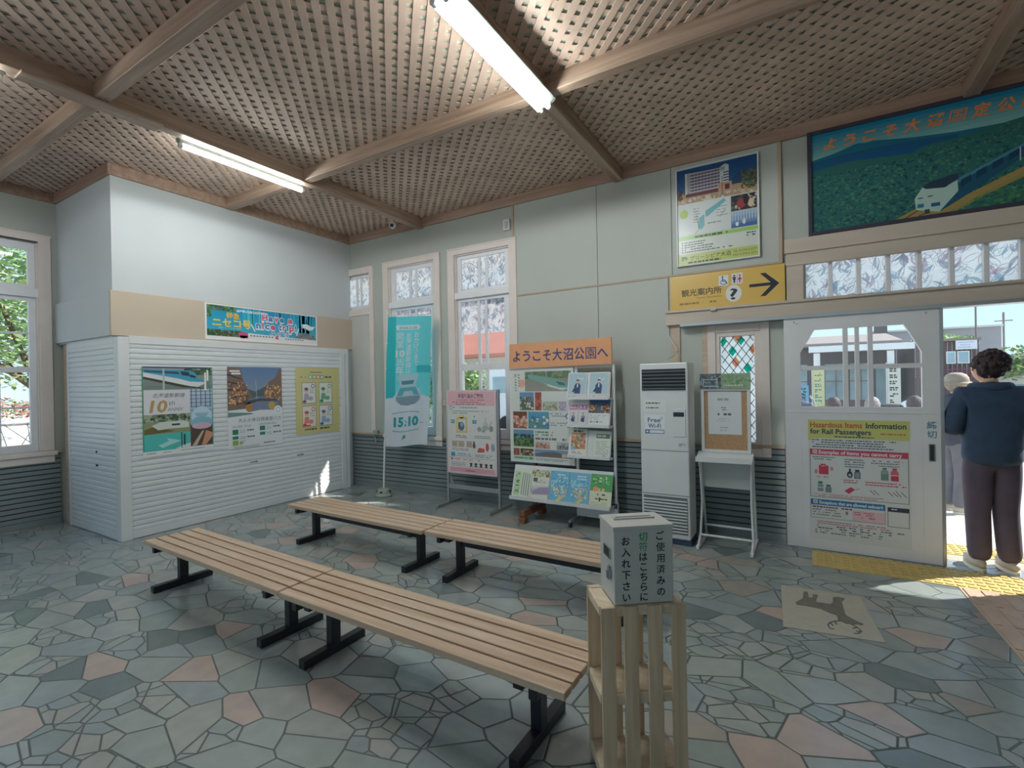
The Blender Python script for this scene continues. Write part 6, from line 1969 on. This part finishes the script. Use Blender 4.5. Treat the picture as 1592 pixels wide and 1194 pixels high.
for (x, h, c, l) in ((6.24, 1.75, S(226, 222, 160), 'yellow'), (8.40, 1.85, S(230, 230, 214), 'cream'), (5.75, 1.2, S(120, 186, 216), 'blue')):
    b_ = thing('upright_banner', '%s upright advertising banner in front of the shop across the square' % l, 'banner', (x, 15.7, -.06), 'shop banners')
    bm = MB(); bm.cyl((x - .2, 15.7, -.06), (x - .2, 15.7, h + .1), .015, n=8); bm.build('pole', M['whiteplastic'], b_)
    a = Art(.36, h - .45, 36, (h - .45) * 100, c)
    q = (h - .45) * 100
    for i in range(6): a.lines(6, 10 + i * q / 6.6, 24, 2, 7, 5, S(70, 66, 60) if l != 'yellow' else S(90, 160, 150), 2)
    a.build('cloth', (x - .18, 15.68, h), X, -Z, -Y, parent=b_, mat=M['cloth'])

t = thing('workshop_building', 'dark ribbed two-storey building with a white sign, right of the shop', 'building', (10, 17, -.06))
part('wall', [(9.05, 16.4, -.06, 10.7, 20, 2.66)], M['bldark'], t)
part('roof_edge', [(9.02, 16.3, 2.62, 10.75, 20, 2.70)], M['blroof'], t)
part('ribs', [(9.06 + i * .12, 16.37, 1.4, 9.09 + i * .12, 16.41, 2.6) for i in range(14)], M['blroof'], t)
for x0, x1 in ((9.3, 9.75), (9.88, 10.12), (10.16, 10.46)):
    f = part('window', [(x0, 16.34, 1.86, x1, 16.40, 2.27)], M['blwhite'], t); part('pane', [(x0 + .03, 16.33, 1.89, x1 - .03, 16.345, 2.24)], M['blglass'], f)
part('balcony_rail', [(9.05, 16.1, 1.2 + i * .09, 10.75, 16.13, 1.23 + i * .09) for i in range(6)], M['redpack'], t)
a = Art(.52, .30, 52, 30, S(222, 226, 234)); a.lines(4, 6, 42, 3, 8, 3.4, S(170, 180, 200)); 
a.build('sign', (10.12, 16.30, 2.63), X, -Z, -Y, parent=t)
part('sign_backing', [(10.115, 16.31, 2.32, 10.645, 16.37, 2.64)], M['blwhite'], t)

t = thing('warehouse', 'big plain grey building behind the shops', 'building', (11, 26, -.06))
part('wall', [(8.7, 24.5, -.06, 13.3, 34, 3.62)], M['blgrey'], t)
part('parapet', [(8.65, 24.4, 3.60, 13.35, 34.1, 3.68)], M['blwhite'], t)
part('stair_tower', [(8.75, 24.2, 2.6, 9.25, 24.5, 4.2)], M['bldark'], t)
t = thing('house', 'small grey roofed house far right behind the person', 'building', (13.2, 20, -.06))
part('wall', [(11.7, 19, -.06, 15, 23, 1.4)], M['blwhite'], t)
bm = MB(); bm.prism([(11.5, 1.4), (15.2, 1.4), (13.4, 2.35)], (0, 18.8, 0), X, Z, Y * 4.4); bm.build('roof', M['blroof'], t)
part('window', [(12.2, 18.97, .5, 12.9, 19.02, 1.1)], M['blglass'], t)
t = thing('utility_pole', 'thin pole with a cross arm above the grey building', 'pole', (13.5, 25, -.06))
bm = MB(); bm.cyl((13.5, 25, -.06), (13.5, 25, 4.25), .04, n=8); bm.build('pole', M['blroof'], t)
bm = MB(); bm.box(13.2, 24.97, 3.85, 13.8, 25.03, 3.89); bm.build('cross_arm', M['blroof'], t)
t = thing('utility_pole', 'thin pole rising behind the white shop sign', 'pole', (11.45, 20, -.06))
bm = MB(); bm.cyl((11.45, 20, -.06), (11.45, 20, 4.6), .03, n=8); bm.build('pole', M['blroof'], t)

t = thing('house', 'neighbouring house with a brick red roof beyond the tall windows', 'building', (-9, 13, -.06))
part('wall', [(-20, 11, -.06, -2.5, 18, 2.55)], M['blwhite'], t)
bm = MB(); bm.prism([(10.2, 2.5), (10.2, 2.62), (14, 5.6), (18.6, 2.6)], (-21, 0, 0), Y, Z, X * 19.3); bm.build('roof', M['redroof'], t)
for x in (-12, -9, -6.5, -4.3): part('window', [(x, 10.96, .9, x + 1.2, 11.02, 2.0)], M['blglass'], t)

t = thing('parked_van', 'white van parked beyond the tall windows', 'van', (-.6, 7.9, -.06))
bm = MB(); bm.prism([(-2.35, .35), (1.2, .35), (1.25, .9), (.75, 1.15), (.2, 1.85), (-2.3, 1.85), (-2.4, 1.2)], (0, 7.1, 0), X, Z, Y * 1.6); bm.build('body', M['vanwhite'], t, bevel=.05)
for x0, x1 in ((-2.2, -1.5), (-1.42, -.75), (-.67, .1)):
    part('window', [(x0, 7.08, 1.2, x1, 7.11, 1.68)], M['blglass'], t)
for x in (-1.7, .55):
    for y in (7.05, 8.55):
        bm = MB(); bm.cyl((x, y, .24), (x, y + .2, .24), .30, n=20); bm.build('wheel', M['rubber'], t)

# ------------------------------------------------------------------ trees and shrubs
def plant(name, label, cat, base, blobs, n, size, mats, trunk_h, trunk_r, group=None, seed=1):
    rnd = random.Random(seed)
    t = thing(name, label, cat, base, group)
    bm = MB()
    tot = sum(b[3] * b[4] for b in blobs)
    for (cx, cy, cz, rx, rz_) in blobs:
        for _ in range(int(n * rx * rz_ / tot)):
            while True:
                d = Vector((rnd.gauss(0, 1), rnd.gauss(0, 1), rnd.gauss(0, 1)))
                if d.length > .01: break
            d = d.normalized() * (rnd.random() ** .4)
            p = Vector((base[0] + cx + d.x * rx, base[1] + cy + d.y * rx, base[2] + cz + d.z * rz_))
            a_ = Vector((rnd.uniform(-1, 1), rnd.uniform(-1, 1), rnd.uniform(-.5, .5))).normalized()
            b_ = a_.cross(Vector((rnd.uniform(-.4, .4), rnd.uniform(-.4, .4), 1))).normalized()
            s = size * rnd.uniform(.6, 1.3)
            bm.cur = rnd.randrange(len(mats))
            bm.add([p - a_ * s, p - b_ * s * .45, p + a_ * s, p + b_ * s * .45], [(0, 1, 2, 3)])
    bm.build('foliage', mats, t)
    if trunk_h:
        bm = MB()
        B = Vector(base)
        bm.tube([B, B + Vector((.03, .02, trunk_h * .5)), B + Vector((0, 0, trunk_h))], [trunk_r, trunk_r * .8, trunk_r * .5], 8)
        for (cx, cy, cz, rx, rz_) in blobs:
            bm.tube([B + Vector((0, 0, trunk_h * .6)), B + Vector((cx * .5, cy * .5, (trunk_h * .6 + cz) / 2)), B + Vector((cx, cy, cz))], [trunk_r * .5, trunk_r * .35, trunk_r * .15], 6)
        bm.build('trunk', M['bark'], t)
    return t
TG = 'trees outside the left window'
plant('maple_tree', 'spreading green tree close outside the left window', 'tree', (-9.0, -1.2, -.06), [(0, 0, 3.4, 1.9, 1.3), (.4, -1.6, 3.0, 1.5, 1.0), (0, 1.2, 4.4, 1.8, 1.2), (-.3, -.4, 2.2, 1.4, .7), (0, -1, 4.9, 1.7, 1.0)], 5200, .10, [M['leaf1'], M['leaf3'], M['leaf2']], 2.6, .13, TG, 3)
plant('maple_tree', 'paler yellow-green tree further left outside the left window', 'tree', (-9.6, -6.2, -.06), [(0, 0, 3.2, 1.8, 1.3), (0, .4, 2.4, 1.4, .8), (.2, .2, 4.3, 1.6, 1.1), (0, -1, 4.6, 1.5, 1.0)], 4200, .10, [M['leaf3'], M['leaf1']], 2.4, .12, TG, 4)
plant('maple_tree', 'darker tree behind the others outside the left window', 'tree', (-15, -1.0, -.06), [(0, 0, 4.5, 2.5, 2.0), (0, 1.5, 3.2, 2.0, 1.2), (0, -2.2, 3.6, 2.0, 1.4)], 4200, .14, [M['leaf2'], M['leaf1']], 3.0, .16, TG, 5)
plant('azalea_hedge', 'low red hedge far outside the left window', 'hedge', (-26, 2.8, -.06), [(0, -3, .75, 1.6, .5), (0, -1, .75, 1.6, .55), (0, 1, .75, 1.6, .5), (0, 3, .75, 1.6, .5), (0, 5, .75, 1.6, .5)], 3600, .12, [M['redleaf'], M['leaf1']], 0, 0, None, 6)
t = thing('bare_shrub', 'bare twiggy shrub just outside the left window', 'shrub', (-2.9, -2.75, -.06))
bm = MB()
rn = random.Random(9)
for i in range(16):
    p = Vector((-2.9 + rn.uniform(-.1, .1), -2.75 + rn.uniform(-.3, .3), -.06)); d = Vector((rn.uniform(-.5, .5), rn.uniform(-.8, .8), 1.2)); pts = [p]
    for k in range(4): p = p + d * .24; d += Vector((rn.uniform(-.4, .4), rn.uniform(-.5, .5), 0)); pts.append(p)
    bm.tube(pts, [.010, .008, .006, .004, .003], 5)
bm.build('twigs', M['bark'], t)
HG = 'green bushes beyond the tall windows'
for i, (x, y, h_, l) in enumerate(((-6.5, 7.4, 2.3, 'left'), (-4.85, 7.8, 2.5, 'middle'), (-3.25, 7.2, 2.3, 'right'))):
    plant('green_bush', '%s one of three sunlit bushes in front of the red roofed house' % l, 'bush', (x, y, -.06), [(0, 0, h_ * .5, .76, h_ * .52), (.34, 0, h_ * .62, .42, h_ * .36), (-.34, .1, h_ * .6, .42, h_ * .38)], 2200, .09, [M['leaf1'], M['leaf3']], .6, .06, HG, 20 + i)
plant('maple_tree', 'leafy tree behind the person in the doorway', 'tree', (13.0, 16.6, -.06), [(0, 0, 2.2, 1.3, .7), (-1.2, .3, 1.9, 1.0, .6), (1.2, 0, 2.1, 1.2, .6), (.3, 0, 2.7, .9, .4)], 3600, .10, [M['leaf1'], M['leaf3'], M['leaf2']], 1.9, .1, 'trees by the square', 31)
plant('maple_tree', 'small tree top showing over the dark ribbed building', 'tree', (10.6, 22, -.06), [(0, 0, 3.0, .8, .35), (.8, 0, 2.9, .6, .3)], 900, .09, [M['leaf3'], M['leaf1']], 2.8, .08, 'trees by the square', 32)
BG = 'motorcycles parked in the square'
for i, (x, y, l) in enumerate(((5.55, 8.2, 'left one of two motorcycles parked beyond the door glass'), (7.75, 8.6, 'right one of two motorcycles parked beyond the door glass'))):
    t = thing('motorcycle', l, 'motorcycle', (x, y, -.012), BG)
    for wx in (-.62, .62):
        bm = MB(); bm.cyl((x + wx, y - .05, .29), (x + wx, y + .05, .29), .30, n=22); bm.cur = 1; bm.cyl((x + wx, y - .052, .29), (x + wx, y + .052, .29), .18, n=18); bm.build('wheel', [M['rubber'], M['alu']], t)
    bm = MB(); bm.ball((x + .12, y, .82), (.28, .13, .15), 16, 10); bm.build('fuel_tank', M['vanwhite'] if i else M['navy'], t)
    bm = MB(); bm.ball((x - .32, y, .80), (.34, .12, .07), 16, 8); bm.build('seat', M['rubber'], t)
    bm = MB(); bm.box(x - .25, y - .12, .28, x + .25, y + .12, .62); bm.build('engine', M['alu'], t, bevel=.03)
    bm = MB(); bm.tube([(x + .62, y, .29), (x + .42, y, .95), (x + .36, y - .3, 1.05)], .022, 8); bm.tube([(x + .42, y, .95), (x + .36, y + .3, 1.05)], .018, 8); bm.tube([(x - .62, y, .29), (x - .2, y, .5), (x + .4, y, .9)], .025, 8); bm.build('fork', M['alu'], t)
